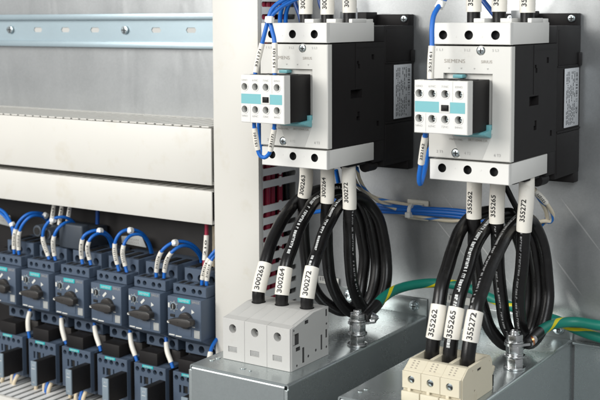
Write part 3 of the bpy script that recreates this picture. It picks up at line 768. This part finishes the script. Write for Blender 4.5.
# ================================================================== EARTH STUDS AND EARTH CABLES
def hexn(m, x, y, z, r, h, mi=0, rot=0.): m.prism([(x + r * math.cos(rot + i * math.pi / 3), y + r * math.sin(rot + i * math.pi / 3)) for i in range(6)], 'z', z, z + h, .5, mi)
def make_stud(label):
    x, y, z = 77, -124, -248
    t = thing('earth_stud', label, 'bolt', (x, y, z), 'earthing studs on the zinc boxes')
    m = MB(); m.cyl((x, y, z), 'z', 3.8, 33, 20, 0, .5)
    for i in range(17): m.cyl((x, y, z + 5 + i * 1.55), 'z', 4.25, .7, 20)
    obj('threaded_rod', m, 'steel', t)
    m = MB(); m.cyl((x, y, z + .1), 'z', 9.4, 1.8, 32, 0, .3); obj('washer', m, 'steel', t)
    m = MB(); hexn(m, x, y, z + 2.0, 7.7, 7.4); obj('nut', m, 'steel', t)
    m = MB(); m.cyl((x, y, z + 10.4), 'z', 9.0, 1.6, 32, 0, .3); m.cyl((x, y, z + 12.1), 'z', 7.6, 1.4, 32, 0, .3); obj('washer', m, 'steel', t)
    m = MB(); hexn(m, x, y, z + 13.6, 7.7, 6.6, 0, .3); obj('nut', m, 'steel', t)
    m = MB(); m.cyl((x, y, z + 22.8), 'z', 8.2, 1.4, 32, 0, .3); obj('washer', m, 'steel', t)
    m = MB(); hexn(m, x, y, z + 24.3, 7.4, 5.6, 0, .1); obj('nut', m, 'steel', t)
    return t
s1 = make_stud('bright steel earth stud with stacked nuts on the left zinc box')
s2 = copy_tree(s1, (147, 15, 0), 'bright steel earth stud with stacked nuts on the right zinc box')

def earth(label, pts, lug, group):
    P = path(pts, 3); m = MB(); m.tube(P, 4.6, 20); c = obj('earth_cable', m, 'earth', None, loc=tuple(P[0])); tag(c, label, 'earth cable', group)
    d = (P[0] - lug); dn = Vector((d.x, d.y, 0)).normalized(); pn = Vector((-dn.y, dn.x, 0))
    m = MB(); n = 22   # crimp lug: ring tongue, narrowing neck
    out = [lug + dn * (9 * math.cos(a)) + pn * (8.2 * math.sin(a)) for a in [math.pi * .30 + i * (2 * math.pi - math.pi * .6) / n for i in range(n + 1)]]
    out += [lug + dn * 15 - pn * 5.2, lug + dn * 15 + pn * 5.2]
    A = [m.bm.verts.new(p + V(0, 0, -1.1)) for p in out]; B = [m.bm.verts.new(p + V(0, 0, 1.1)) for p in out]
    m.bm.faces.new(A); m.bm.faces.new(B[::-1])
    for i in range(len(A)): m.bm.faces.new((A[i], B[i], B[(i + 1) % len(A)], A[(i + 1) % len(A)]))
    Q = path([lug + dn * 11 + V(0, 0, .5), lug + dn * 17 + V(0, 0, 2), P[0] + (P[1] - P[0]) * .5], 2); m.tube(Q, lambda f: 3.2 + 1.2 * f, 16)
    lg = obj('cable_lug', m, 'steel', c); m = MB(); m.tube(sub(Q, 2.5, plen(Q) * .75), lambda f: 3.6 + 1.0 * f, 16); obj('barrel', m, 'copper' if lug.x > 150 else 'steel', lg)
    m = MB(); m.tube([P[0] - (P[1] - P[0]).normalized() * 4] + sub(P, 0, 24), 5.0, 18); obj('heat_shrink', m, 'cable', c)
    return c
GE = 'green and yellow earth cables'
l1 = V(77, -124, -248 + 21.5); l2 = V(224, -109, -248 + 21.5)
earth('green earth cable with yellow stripe running from left stud behind the right loops',
      [W(366, 316, -118), W(373, 309, -104), W(384, 297, -80), W(402, 287.5, -50), W(432, 283, -24), W(465, 287, -16), W(500, 302, -14), W(530, 313, -14), W(556, 320, -14), W(580, 331, -16), W(612, 341, -18), W(680, 352, -20)], l1, GE)
earth('green earth cable with yellow stripe arching from the right stud to the right edge',
      [W(528, 342, -100), W(535, 335.5, -86), W(545, 328, -64), W(557, 323.5, -44), W(575, 322, -32), W(600, 325.5, -30), W(670, 334, -30)], l2, GE)

# ================================================================== CONTROL WIRING
RW = 1.75
def wire(label, pts, col='blue', r=RW, group=None, sleeves=(), name='control_wire', step=2.0):
    P = path(pts, step); m = MB(); m.tube(P, r, 10); c = obj(name, m, col, None, loc=tuple(P[0])); tag(c, label, 'wire', group)
    for (a, b, txt) in sleeves:
        sleeve(c, P, nearest(P, a), nearest(P, b), r + .65, txt, tilt=.2, h=2.1, tl=None)
    return c
def tie(label, p, d, w, h, r=3.0):
    """nylon tie: a band around the wires with its square head"""
    d = Vector(d).normalized(); m = MB(); m.tube([p - d * w / 2, p, p + d * w / 2], r, 14)
    a = (CAMP - p).normalized(); q = p + a * (r + .6); m.box(q.x - h / 2, q.x + h / 2, q.y - 1.4, q.y + 1.4, q.z - h / 2, q.z + h / 2, .4)
    return tag(obj('cable_tie', m, 'tie', None, loc=tuple(p)), label, 'cable tie', 'white nylon cable ties')

# left contactor, above
GB = 'blue control wires'
wire('blue wire with numbered sleeve entering the left end of the left auxiliary block', [W(330, -14, -150), W(305, -8, -165), W(283, 0, -180), W(272, 9, -188), W(268.5, 19, -190), W(265.5, 30, -191), W(262.5, 42, -192), W(258, 60, -193), W(255.3, 74, -194), W(255, 79, -194)], 'blue', 1.9, GB, [(W(262, 43, -192), W(255.6, 73, -194), '331171')])
wire('blue wire with numbered sleeve entering the right end of the left auxiliary block', [W(332, -15, -146), W(308, -6, -160), W(288, 3, -176), W(276, 11, -186), W(270, 19, -189), W(271.5, 28, -190), W(274.3, 40, -192), W(274.6, 56, -193), W(274.6, 75, -194), W(274.7, 80, -194)], 'blue', 1.9, GB, [(W(274.4, 44, -192), W(274.6, 73.5, -194), '151101')])
tie('white nylon tie round the two blue wires above the left auxiliary block', W(269.5, 19.5, -190), (.2, 0, 1), 4.5, 6.0, 4.2)
for i, (u, y) in enumerate(((280, -70), (285.5, -66))):
    wire('blue wire passing behind the top of the left contactor', [W(u, 26, y), W(u + .5, 14, y - 2), W(u + 4, 4, y - 6), W(u + 14, -4, y - 10), W(u + 34, -12, y - 10)], 'blue', 2.2, 'blue wires behind the left contactor top')
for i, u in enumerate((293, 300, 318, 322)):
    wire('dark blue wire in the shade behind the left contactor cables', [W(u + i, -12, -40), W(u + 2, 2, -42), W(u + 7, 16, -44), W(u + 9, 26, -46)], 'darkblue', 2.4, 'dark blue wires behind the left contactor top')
# left contactor, below the auxiliary block
wire('blue wire loop with two numbered sleeves hanging below the left auxiliary block',
     [W(254.2, 119, -197), W(254.3, 126, -196), W(255.8, 138, -194), W(257.8, 150, -192), W(260.5, 156, -191), W(264.5, 157.5, -190), W(268.5, 154.5, -190), W(270.5, 150, -191), W(272.6, 138, -193), W(274.3, 128, -196), W(274.6, 120, -197)], 'blue', 1.8, GB,
     [(W(254.4, 127.5, -196), W(257.8, 150.5, -192), '151101'), (W(274.2, 129.5, -196), W(270.6, 150, -191), '331171')])
wire('short blue wire running up behind the left side of the left contactor', [W(259, 118, -150), W(259, 128, -146), W(260, 140, -142), W(263, 152, -138), W(268, 160, -120)], 'blue', 1.9, GB)
# right contactor
wire('blue wire with long numbered sleeve entering the right auxiliary block from above', [W(462, -18, -130), W(450, -8, -150), W(443.5, 1, -168), W(438, 7.5, -178), W(433.6, 16, -184), W(432, 28, -188), W(432, 44, -190), W(431, 60, -192), W(430.5, 78, -194), W(430.3, 84, -194)], 'blue', 2.1, GB, [(W(432, 46, -190), W(430.5, 79, -194), '252161')])
tie('white nylon tie round the blue wire above the right auxiliary block', W(440.5, 4, -172), (.5, 0, .8), 7, 5.0, 3.6)
wire('blue wire with numbered sleeve hanging left of the right contactor front', [W(426, 128, -196), W(425.5, 134, -194), W(423.6, 146, -190), W(421, 164, -184), W(419.2, 178, -180), W(420.2, 184, -176), W(422.5, 178, -170), W(425.5, 166, -160), W(429.5, 150, -150), W(436, 140, -140)], 'blue', 2.1, GB, [(W(425.2, 135.5, -193.5), W(421.2, 164, -184), '252162')])
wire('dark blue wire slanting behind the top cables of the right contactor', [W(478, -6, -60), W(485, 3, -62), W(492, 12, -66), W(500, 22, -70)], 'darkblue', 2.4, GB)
# horizontal bundle on the panel
for i, (dv, dy) in enumerate(((-3.0, -9), (-.4, -13), (2.6, -11), (1.0, -6))):
    wire('blue wire of the bundle crossing the panel between the two contactors', [W(318, 196 + dv * .4, -14), W(345, 205 + dv, dy), W(380, 208.5 + dv, dy), W(418, 211 + dv * .8, dy), W(455, 213.5 + dv, dy), W(490, 218 + dv, dy), W(520, 216, -16)], 'blue', 2.35, 'blue wires of the bundle between the contactors')
wire('upper cream wire with blue stripe of the bundle on the panel', [W(351, 168, -80), W(354, 178, -60), W(362, 190, -34), W(376, 198, -18), W(395, 202.6, -8), W(412, 205.6, -8), W(430, 208.6, -6), W(455, 211, -6), W(480, 217, -14)], 'stripe', 1.9)
wire('lower cream wire with blue stripe of the bundle on the panel', [W(372, 203, -6), W(395, 212, -7), W(418, 216, -9), W(432, 218.6, -9), W(452, 220.8, -9), W(470, 219, -10), W(485, 214, -14)], 'stripe', 1.9)
t = thing('tie_mount', 'cream stick-on cable tie mount holding the blue bundle on the panel', 'tie mount', tuple(W(418.5, 210, 0)))
m = MB(); q0 = W(408, 199, -1); q1 = W(429, 221, -1); m.box(q0.x, q1.x, -2.6, -.3, q1.z, q0.z, .6); m.box(q0.x + 5, q1.x - 5, -5.5, -2.4, q1.z + 3, q0.z - 3, .6)
obj('pad', m, 'pad', t)
m = MB(); q = W(411.5, 210.5, -11); m.tube([q + V(-1.6, 0, 0), q, q + V(1.6, 0, 0)], 6.6, 20); m.box(q.x - 2.6, q.x + 2.6, q.y - 9.4, q.y - 6, q.z - 6, q.z - .8, .4)
obj('strap', m, 'tie', t)
# cream wires below the right contactor
for lab, pts, tx in (('cream wire with blue stripe and a numbered sleeve, curling below the right contactor', [W(528, 176, -80), W(532, 187, -66), W(541, 197, -48), W(549, 207, -34), W(553, 216, -24), W(550, 222, -22), W(545, 221, -26), W(530, 224, -30)], (W(534, 190, -62), W(546, 203.5, -40))),
                     ('cream wire with blue stripe curling inside the loop below the right contactor', [W(528, 178, -70), W(535, 192, -54), W(542, 203, -40), W(546.5, 213, -28), W(546, 221, -22), W(540, 226, -22)], None)):
    wire(lab, pts, 'stripe', 1.9, 'cream striped wires below the right contactor', [(tx[0], tx[1], '121271')] if tx else ())
wire('thin black wire slanting behind the middle sleeve below the right contactor', [W(504, 183, -84), W(508, 191, -80), W(514, 203, -76), W(520, 214, -72)], 'cable', 2.6)
wire('dark cream wire slanting down behind the left contactor sleeve', [W(357, 168, -80), W(360, 180, -60), W(368, 193, -40), W(382, 203, -24), W(396, 209, -14)], 'stripe', 1.8)
wire('short blue wire seen between the sleeves below the left contactor', [W(336, 170, -60), W(338, 180, -56), W(340, 192, -50), W(338, 204, -40), W(325, 210, -30), W(309, 213, -25)], 'blue', 2.2, GB)

# ================================================================== MOTOR BREAKERS ROW
LX = [-171.5 - 55.5 * (5 - k) for k in range(6)]
ORD = ['first', 'second', 'third', 'fourth', 'fifth', 'sixth']
def make_breaker(x, label):
    t = thing('motor_breaker', label, 'circuit breaker', (x + 22, -20, -310), 'slate grey motor breakers in the row')
    m = MB()
    m.holed('y', rect(x, x + 45, -240, -216), -71, -60, [(circ(x + c, -225.5, 4.1, 22), 7) for c in (7.6, 22.3, 37.2)], 0, 1, .7)
    m.holed('y', rect(x, x + 45, -310, -296.4), -71, -60, [(circ(x + c, -303.4, 4.0, 22), 7) for c in (7.6, 22.3, 37.2)], 0, 1, .7)
    m.box(x, x + 45, -59.9, -22, -312, -216, .8)
    m.box(x, x + 45, -70.9, -60, -296.3, -240.1, 0)
    for c in (7.6, 22.3, 37.2): m.box(x + c - 4, x + c + 4, -66, -40, -216.6, -215.0, .3, 1)
    obj('housing', m, ['blue_grey', 'dark'], t)
    m = MB()
    m.box(x, x + 45, -99.9, -70.5, -284, -240.6, .8)
    m.prism([(-99, -284), (-71, -284), (-71, -296), (-76, -296)], 'x', x + 1, x + 44, .3)
    m.box(x + 14, x + 32, -100.5, -99, -281, -272.5, .3)
    obj('front_housing', m, 'blue_grey', t)
    m = MB()
    m.holed('y', rect(x + 0.2, x + 44.6, -240.0, -229.2), -90.5, -84, [(circ(x + c, -234.6, 2.7, 20), 4.5) for c in (6.8, 15.4, 28.0, 36.4)], 0, 1, .5)
    m.box(x + .2, x + 44.6, -83.9, -71.2, -240, -229.2, .4)
    for c in (6.8, 15.4, 28.0, 36.4): m.box(x + c - 2.6, x + c + 2.6, -86, -77, -229.6, -228.8, 0, 1)
    obj('auxiliary_switch', m, ['blue_grey', 'dark'], t)
    m = MB(); m.box(x + 14.5, x + 31.5, -100.6, -99.5, -245.8, -241.2, .2); lb = obj('turquoise_label', m, 'teal_bright', t)
    m = MB(); m.ftext('SIEMENS', x + 23, -243.5, 13.5, 2.4, -100.75); obj('label_lettering', m, 'whiteink', lb)
    m = MB(); m.ftext('SIRIUS', x + 38.2, -243.3, 10, 2.4, -100.1)
    obj('face_lettering', m, 'greyink', t)
    m = MB()
    m.prism([(x + 32.8, -256), (x + 32.8, -251.4), (x + 36.6, -254)], 'y', -100.3, -99.8, 0)
    m.prism([(x + 17.5, -253.4), (x + 19.3, -255.2), (x + 24, -250.6), (x + 22.2, -248.8)], 'y', -100.3, -99.8, 0)
    m.box(x + 1.2, x + 3.2, -100.3, -99.8, -253, -248, 0); m.box(x + 2, x + 9.5, -100.3, -99.8, -282.6, -281.4, 0); m.box(x + 11, x + 19, -100.3, -99.8, -283, -281.9, 0)
    m.box(x + 33.5, x + 37, -100.3, -99.8, -270.2, -269.3, 0); m.box(x + 1.5, x + 4.5, -100.3, -99.8, -269, -267.5, 0)
    obj('printed_marking', m, 'plate', t)
    m = MB(); m.box(x + 36, x + 43.5, -100.5, -99.6, -281.2, -272.8, .2); obj('sticker', m, 'sticker', t)
    m = MB(); m.cyl((x + 8.6, -100.6, -251), 'y', 4.6, 1.4, 26, 0, .3); m.cyl((x + 8.6, -101.4, -251), 'y', 3.4, 1.4, 24, 1, .3); m.box(x + 8.2, x + 9.0, -101.8, -101.2, -253.6, -248.6, 0, 2)
    for i in range(7):
        a = math.radians(30 + i * 50); m.box(x + 8.6 + 5.4 * math.cos(a) - .5, x + 8.6 + 5.4 * math.cos(a) + .5, -100.4, -99.8, -251 + 5.4 * math.sin(a) - .5, -251 + 5.4 * math.sin(a) + .5, 0, 2)
    m.box(x + 4, x + 10, -100.8, -99.6, -262.5, -259.6, .3, 1)
    obj('setting_dial', m, ['slate_light', 'dark', 'sticker'], t)
    m = MB(); kx, kz = x + 26.0, -263.6; q = .86
    m.cyl((kx, -104.2, kz), 'y', 8.6, 4.6, 36, 0, .8)
    m.prism([(kx + q * u, kz + q * v) for u, v in ((-19.5, -1.4), (-16, -3.2), (-4, -5.2), (12, -4.8), (17, -3.0), (17, 3.0), (12, 4.8), (-4, 4.8), (-16, 2.6), (-19.5, 1.2))], 'y', -112.2, -103.6, .9)
    m.box(kx - 15, kx - 2, -112.6, -111.8, kz - .4, kz + .4, 0, 0); m.box(kx - 16.2, kx - 13.6, -112.5, -111.9, kz - 1.4, kz + 0.5, 0, 1)
    obj('rotary_handle', m, ['knob', 'plate'], t)
    return t
desc = ['slate grey motor breaker at the left edge of the photo, cut off by the frame', 'slate grey motor breaker second from the left edge, below the tall wire feeder', 'slate grey motor breaker third from the left edge, knob left of centre of the row',
        'slate grey motor breaker fourth from the left, below the pale tag in the shade', 'slate grey motor breaker fifth from the left, left neighbour of the one by the duct', 'slate grey motor breaker nearest the upright white duct, last of the row']
br = make_breaker(LX[0], desc[0])
for k in range(1, 6):
    c = copy_tree(br, (LX[k] - LX[0], random.uniform(-.5, .5), random.uniform(-.35, .35)), desc[k])
    c.rotation_euler = (0, math.radians(random.uniform(-.35, .35)), math.radians(random.uniform(-.4, .4)))
    for ch in c.children:
        if ch.name.startswith('rotary_handle'):     # each handle sits at its own slight angle
            p = (V(LX[0] + 26, -105, -263.6) - V(LX[0] + 22, -20, -310)) * MM
            ch.matrix_local = Matrix.Translation(p) @ Matrix.Rotation(math.radians(random.uniform(-3, 3)), 4, 'Y') @ Matrix.Translation(-p)

def make_small(x, label):
    t = thing('small_contactor', label, 'contactor', (x + 22, -20, -373), 'small slate contactors below the breakers')
    m = MB()
    m.holed('y', rect(x, x + 45, -372, -325), -92, -85, [(circ(x + c, -331.2, 2.7, 20), 4) for c in (4.8, 13.2, 21.7, 30.2, 38.8)] + [(rect(x + 8.5, x + 11.5, -347, -338.6), 2), (rect(x + 14, x + 20.5, -347, -338.6), 2), (rect(x + 24, x + 26, -347, -338.6), 2)], 0, 1, .6)
    m.box(x, x + 45, -84.9, -24, -376, -325, .6)
    obj('housing', m, ['blue_grey', 'dark'], t)
    m = MB(); m.box(x + 45.05, x + 51, -74, -60, -346, -338, .4); m.box(x + 45.05, x + 51, -74, -60, -368, -360, .4); m.box(x + 44.8, x + 46.2, -86, -30, -372, -328, .3)
    obj('side_hook', m, 'black', t)
    m = MB(); m.box(x - 5.2, x - 1.0, -66, -62, -371, -336, .3); obj('marker_plate', m, 'plate', t)
    m = MB(); m.box(x + 12.5, x + 28, -92.6, -91.6, -328.2, -325.2, .2); lb = obj('turquoise_label', m, 'teal_bright', t)
    m = MB(); m.ftext('SIEMENS', x + 20.2, -326.7, 12, 1.9, -92.75); obj('label_lettering', m, 'whiteink', lb)
    return t
def make_plugin(x, label):
    t = thing('suppressor_module', label, 'plug-in module', (x + 40, -92, -366), 'narrow black plug-in modules on the small contactors')
    m = MB(); m.box(x + 36.6, x + 44.8, -120.6, -91.5, -366, -338, .5); obj('housing', m, 'black', t)
    m = MB(); m.box(x + 36.2, x + 44.9, -122.4, -120.5, -366.3, -337.6, .5); fp = obj('front_plate', m, 'slate_light', t)
    m = MB(); m.ftext('A1', x + 40.5, -342, 3.4, 2.0, -122.55); m.ftext('A2', x + 40.5, -362, 3.4, 2.0, -122.55); m.box(x + 38, x + 43, -122.6, -122.3, -346.5, -345.8, 0); obj('printed_marking', m, 'whiteink', fp)
    return t
def make_link(x, label):
    t = thing('link_module', label, 'link module', (x + 22, -60, -325), 'black link modules between breakers and contactors')
    m = MB(); m.box(x + 6, x + 32, -90, -50, -324.8, -311.0, .6); obj('link_block', m, 'black', t)
    m = MB(); m.box(x + .5, x + 44.5, -66, -26, -324.9, -312.2, .5); obj('link_bridge', m, 'knob', t)
    return t
sc0 = make_small(LX[0], 'small slate contactor at the left edge, first of the lower row')
pl0 = make_plugin(LX[0], 'narrow black plug-in module on the first small contactor from the left edge')
lk0 = make_link(LX[0], 'black link module below the first breaker from the left edge')
for k in range(1, 6):
    d = (LX[k] - LX[0], 0, 0)
    copy_tree(sc0, d, f'small slate contactor, {ORD[k]} from the left in the lower row' if k < 5 else 'small slate contactor partly hidden by the left zinc box, last of the lower row')
    copy_tree(pl0, d, f'narrow black plug-in module on the {ORD[k]} small contactor from the left')
    copy_tree(lk0, d, f'black link module below the {ORD[k]} breaker from the left')

# wires of the row: blue arcs with white sleeves
GA = 'blue wires arching over the motor breakers'
def arc(label, pts, sl, col='blue'):
    n = len(pts); P = [W(u, v, y) for (u, v, y) in pts]
    wire(label, P, col, 1.85, GA, [(W(*sl[0]), W(*sl[1]), sl[2])] if sl else ())
arc('blue wire arching at the left edge above the first breaker', [(-10, 214, -60), (-3, 209, -64), (4, 212, -68), (9, 219, -72), (12.5, 227, -76), (15, 238, -80)], None)
arc('blue wire beside the left edge, below the arch over the first breaker', [(-10, 217, -58), (-2, 212, -62), (6, 218, -66), (12, 228, -70), (14, 240, -74)], None)
arc('left sleeved blue wire arching over the first breaker', [(14.3, 254, -80), (14, 246, -80), (15, 232, -82), (19, 222, -80), (27, 214.5, -74), (36, 212.8, -62), (45, 215, -48), (52, 225, -36)], ((14.2, 249, -80), (15.6, 229, -82), '3131213'))
arc('right sleeved blue wire arching over the first breaker', [(19, 255, -80), (18.6, 247, -80), (19, 234, -82), (23, 224, -80), (30, 217, -74), (38, 215.5, -62), (46, 219, -48), (52, 230, -36)], ((18.7, 250, -80), (19.4, 230, -82), '3131213'))
arc('left sleeved blue wire arching over the second breaker', [(49.6, 261, -80), (47.5, 254, -80), (43, 240, -82), (44, 229, -82), (51, 220, -78), (62, 217, -68), (71, 220, -56), (77, 229, -44), (81, 240, -36), (82, 250, -34)], ((48, 255.5, -80), (42.8, 236.5, -82), '3171217'))
arc('right sleeved blue wire arching over the second breaker', [(55.6, 261, -80), (54.2, 254, -80), (53.3, 240, -82), (57, 230, -80), (64, 223.5, -72), (71, 222.5, -60), (77, 231, -46), (80.5, 243, -36)], ((54.5, 256, -80), (53.4, 235.5, -82), '3171217'))
arc('left sleeved blue wire arching over the third breaker', [(82.6, 264, -80), (81.5, 257, -80), (81.5, 245, -82), (84, 236, -82), (91, 231.5, -76), (100, 230.5, -66), (108, 235, -52), (113, 243, -40), (114, 254, -34)], ((81.6, 258, -80), (82.4, 239, -82), '3181218'))
arc('right sleeved blue wire arching over the third breaker', [(91, 265, -80), (89.2, 258, -80), (87.5, 247, -82), (91, 238, -80), (98, 233.5, -72), (106, 235.5, -58), (111, 244, -44), (113, 256, -36)], ((89.5, 259.5, -80), (88.2, 241.5, -82), '3181218'))
arc('left sleeved blue wire arching over the fourth breaker', [(119.5, 273, -80), (117.5, 265, -80), (114.8, 252, -82), (115.5, 241, -82), (121, 232.5, -78), (130, 229.5, -68), (140, 232, -56), (147.5, 240, -44), (152, 252, -34), (153, 262, -30)], ((117.3, 265, -80), (115, 243, -82), '3111211'))
arc('right sleeved blue wire arching over the fourth breaker', [(127, 273, -80), (125, 265, -80), (122.6, 253, -82), (125, 242, -80), (131, 235.5, -72), (140, 234.5, -62), (147, 241, -50), (151, 252, -40), (152, 262, -34)], ((125.2, 266, -80), (123, 245.5, -82), '3111211'))
arc('left sleeved blue wire arching over the fifth breaker', [(156.2, 279, -80), (156.4, 272, -80), (158.6, 258, -82), (163, 249.5, -82), (171, 243.5, -76), (180, 241.5, -66), (190, 243.5, -54), (198, 250, -42), (203, 260, -34), (204, 272, -30)], ((156.4, 272, -80), (162, 251, -82), '3161216'))
arc('right sleeved blue wire arching over the fifth breaker', [(164, 279, -80), (164.4, 272, -80), (167, 260, -82), (172.5, 251.5, -82), (180, 246.5, -74), (188, 246, -62), (195, 250, -50), (200.5, 258, -40), (202, 270, -34)], ((164.4, 272, -80), (171.5, 252.5, -82), '3161216'))
arc('left sleeved blue wire over the sixth breaker, going behind the upright duct', [(201.8, 285, -80), (202.3, 279, -80), (205.5, 266, -80), (210, 257, -78), (216, 250, -74), (222, 245, -66)], ((202.3, 279, -80), (209.5, 258, -78), '3141214'))
arc('right sleeved blue wire over the sixth breaker, going behind the upright duct', [(206.6, 286, -80), (206.8, 280, -80), (208.6, 268, -80), (212, 259, -77), (217, 252.5, -72), (223, 247, -64)], ((206.8, 280, -80), (211.4, 260.5, -77), '3141214'))
tn = ['first', 'second', 'third', 'fourth', 'fifth']
tie('white nylon tie at the left edge above the first breaker', W(12.3, 224.5, -74), (.6, 0, -.8), 4, 3.2, 3.6)
for i, (u, v, y, d) in enumerate(((45.5, 215.5, -50, (1, 0, -.4)), (53, 220, -77, (1, 0, .4)), (100, 231, -68, (1, 0, 0)), (130.5, 230.5, -69, (1, 0, 0)), (175, 242.8, -73, (1, 0, .2)))):
    tie(f'white nylon tie on the blue arch over the {tn[i]} breaker', W(u, v, y), d, 4, 3.2, 3.7)
# sleeved wires from breaker to contactor
GS = 'white sleeved wires dropping from breakers to contactors'
for k, pts in enumerate(([(31.5, 305, -74), (30, 311, -78), (28, 320, -82), (28.4, 331, -84), (29.5, 338, -84)], [(61.5, 312, -74), (61.5, 319, -78), (62, 328, -82), (65, 340, -84), (66.5, 344, -84)], [(94.5, 320, -74), (94.7, 327, -78), (96, 335, -82), (99.5, 346, -84), (101, 351, -84)],
                        [(130, 327, -74), (130.2, 334, -78), (131.6, 345, -82), (135, 355, -84), (137, 361, -84)], [(166, 331, -74), (166.3, 343, -78), (167.4, 352, -82), (171, 362, -84), (173, 368, -84)])):
    P = [W(*p) for p in pts]
    wire(f'blue wire with white sleeve dropping from the {tn[k]} breaker to the small contactor', P, 'blue', 2.0, GS, [(P[1], P[3], '')])
wire('blue wire curving out beside the upright duct above the left zinc box', [W(222, 334, -70), W(217, 339, -80), W(212.5, 346, -88), W(210.3, 353, -94), W(209.5, 360, -98)], 'blue', 2.0, None, [(W(210.2, 352.5, -94), W(209.5, 359, -98), '')])
# supply wires and tag plates in the shade
wire('dark red wire with white sleeve hanging from the lower duct beside the upright duct', [W(206.5, 218, -60), W(206.6, 230, -60), W(206, 245, -62), W(204.5, 262, -66), W(204, 272, -68)], 'red', 2.1, None, [(W(206.5, 235.5, -60), W(204.6, 261, -66), '210')])
wire('cream wire hanging beside the upright duct, right of the red one', [W(214, 226, -50), W(214.3, 245, -50), W(213.5, 268, -52)], 'creamwire', 2.1)
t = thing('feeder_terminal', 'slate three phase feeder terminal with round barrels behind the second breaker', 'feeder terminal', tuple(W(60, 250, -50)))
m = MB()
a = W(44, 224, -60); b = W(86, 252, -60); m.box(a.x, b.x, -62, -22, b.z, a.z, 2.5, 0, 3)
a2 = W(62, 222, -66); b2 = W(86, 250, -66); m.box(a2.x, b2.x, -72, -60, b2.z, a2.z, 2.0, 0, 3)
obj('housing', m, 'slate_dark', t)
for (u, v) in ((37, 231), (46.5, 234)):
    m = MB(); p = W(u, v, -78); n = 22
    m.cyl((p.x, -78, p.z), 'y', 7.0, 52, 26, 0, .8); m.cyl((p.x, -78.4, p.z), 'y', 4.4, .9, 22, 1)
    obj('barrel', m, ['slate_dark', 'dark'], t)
for i, u in enumerate((53, 61, 69)):
    wire('supply wire with long numbered white sleeve between lower duct and feeder terminal', [W(u + 1.4, 192, -56), W(u + 1, 205, -56), W(u - .8, 218, -57), W(u - 2.4, 228, -58)], 'cable', 1.8, 'sleeved supply wires above the feeder terminal', [(W(u + 1, 204, -56), W(u - 2.0, 224.5, -58), '21063')])
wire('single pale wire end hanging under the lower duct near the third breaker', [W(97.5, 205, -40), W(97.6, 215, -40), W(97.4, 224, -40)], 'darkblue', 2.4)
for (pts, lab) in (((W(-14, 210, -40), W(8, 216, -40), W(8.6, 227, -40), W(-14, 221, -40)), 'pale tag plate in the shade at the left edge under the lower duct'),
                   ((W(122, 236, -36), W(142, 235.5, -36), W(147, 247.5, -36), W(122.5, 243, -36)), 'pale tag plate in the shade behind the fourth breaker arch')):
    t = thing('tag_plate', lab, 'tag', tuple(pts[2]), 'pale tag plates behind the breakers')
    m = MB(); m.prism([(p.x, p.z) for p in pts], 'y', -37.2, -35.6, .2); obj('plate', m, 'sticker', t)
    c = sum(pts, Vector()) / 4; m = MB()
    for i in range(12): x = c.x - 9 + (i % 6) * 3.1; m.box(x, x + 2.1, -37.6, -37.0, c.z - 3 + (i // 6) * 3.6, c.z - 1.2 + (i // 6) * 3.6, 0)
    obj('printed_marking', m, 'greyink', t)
# wires feeding the bottom of the small contactors
for k in range(5):
    x = LX[k]
    for j, (dx, col, lx) in enumerate(((8, 'creamwire', -4), (17, 'creamwire', 9), (30, 'creamwire', -6), (24, 'blue', 3))):
        r_ = random.Random(k * 7 + j)
        P = [V(x + dx, -80, -370), V(x + dx + lx * .3, -86 - r_.random() * 5, -384), V(x + dx + lx, -84, -404), V(x + dx + lx * 1.3, -84, -440)]
        wire(f'{"cream" if col != "blue" else "blue"} wire running down from the {ORD[k]} small contactor into the bottom duct', P, col, 2.4, 'cream and blue wires below the small contactors')

# ================================================================== LIGHT
w = bpy.data.worlds.new('World'); S.world = w; w.use_nodes = True
bg = w.node_tree.nodes['Background']; bg.inputs[0].default_value = (.96, .98, 1.0, 1); bg.inputs[1].default_value = .33
def area(name, loc, target, sx, sy, power, col):
    l = bpy.data.lights.new(name, 'AREA'); l.shape = 'RECTANGLE'; l.size = sx; l.size_y = sy; l.energy = power; l.color = col
    o = bpy.data.objects.new(name, l); COL.objects.link(o); o.location = loc
    o.rotation_euler = (Vector(target) - Vector(loc)).to_track_quat('-Z', 'Y').to_euler(); return o
area('key_lamp', (-.72, -1.75, .58), (.0, 0, -.12), 1.25, .85, 39, (1, .98, .945))
area('left_panel_fill', (-2.05, -1.35, .45), (-.25, 0, -.05), 1.2, 1.5, 2.0, (1, .985, .96))  # added lamp that brightens the left panel's reflection, no real window
area('fill_lamp', (1.15, -1.35, .75), (.1, 0, -.15), .9, .8, 18, (.95, .98, 1))

# ================================================================== CAMERA
cam = bpy.data.cameras.new('camera'); co = bpy.data.objects.new('camera', cam); COL.objects.link(co); S.camera = co
co.matrix_world = Matrix(((CR.x, CU.x, -CF.x, CAMP.x * MM), (CR.y, CU.y, -CF.y, CAMP.y * MM), (CR.z, CU.z, -CF.z, CAMP.z * MM), (0, 0, 0, 1)))
cam.sensor_width = 36; cam.lens = FPX / 600 * 36; cam.shift_y = -(200 - PPY) / 600; cam.clip_start = .05; cam.clip_end = 50
cam.dof.use_dof = True; cam.dof.focus_distance = .98; cam.dof.aperture_fstop = 15
for o in list(bpy.data.objects):
    if '_w' in o: del o['_w']
vs = S.view_settings; vs.view_transform = 'Standard'; vs.look = 'None'; vs.exposure = 0; vs.gamma = 1
S.render.engine = 'CYCLES'
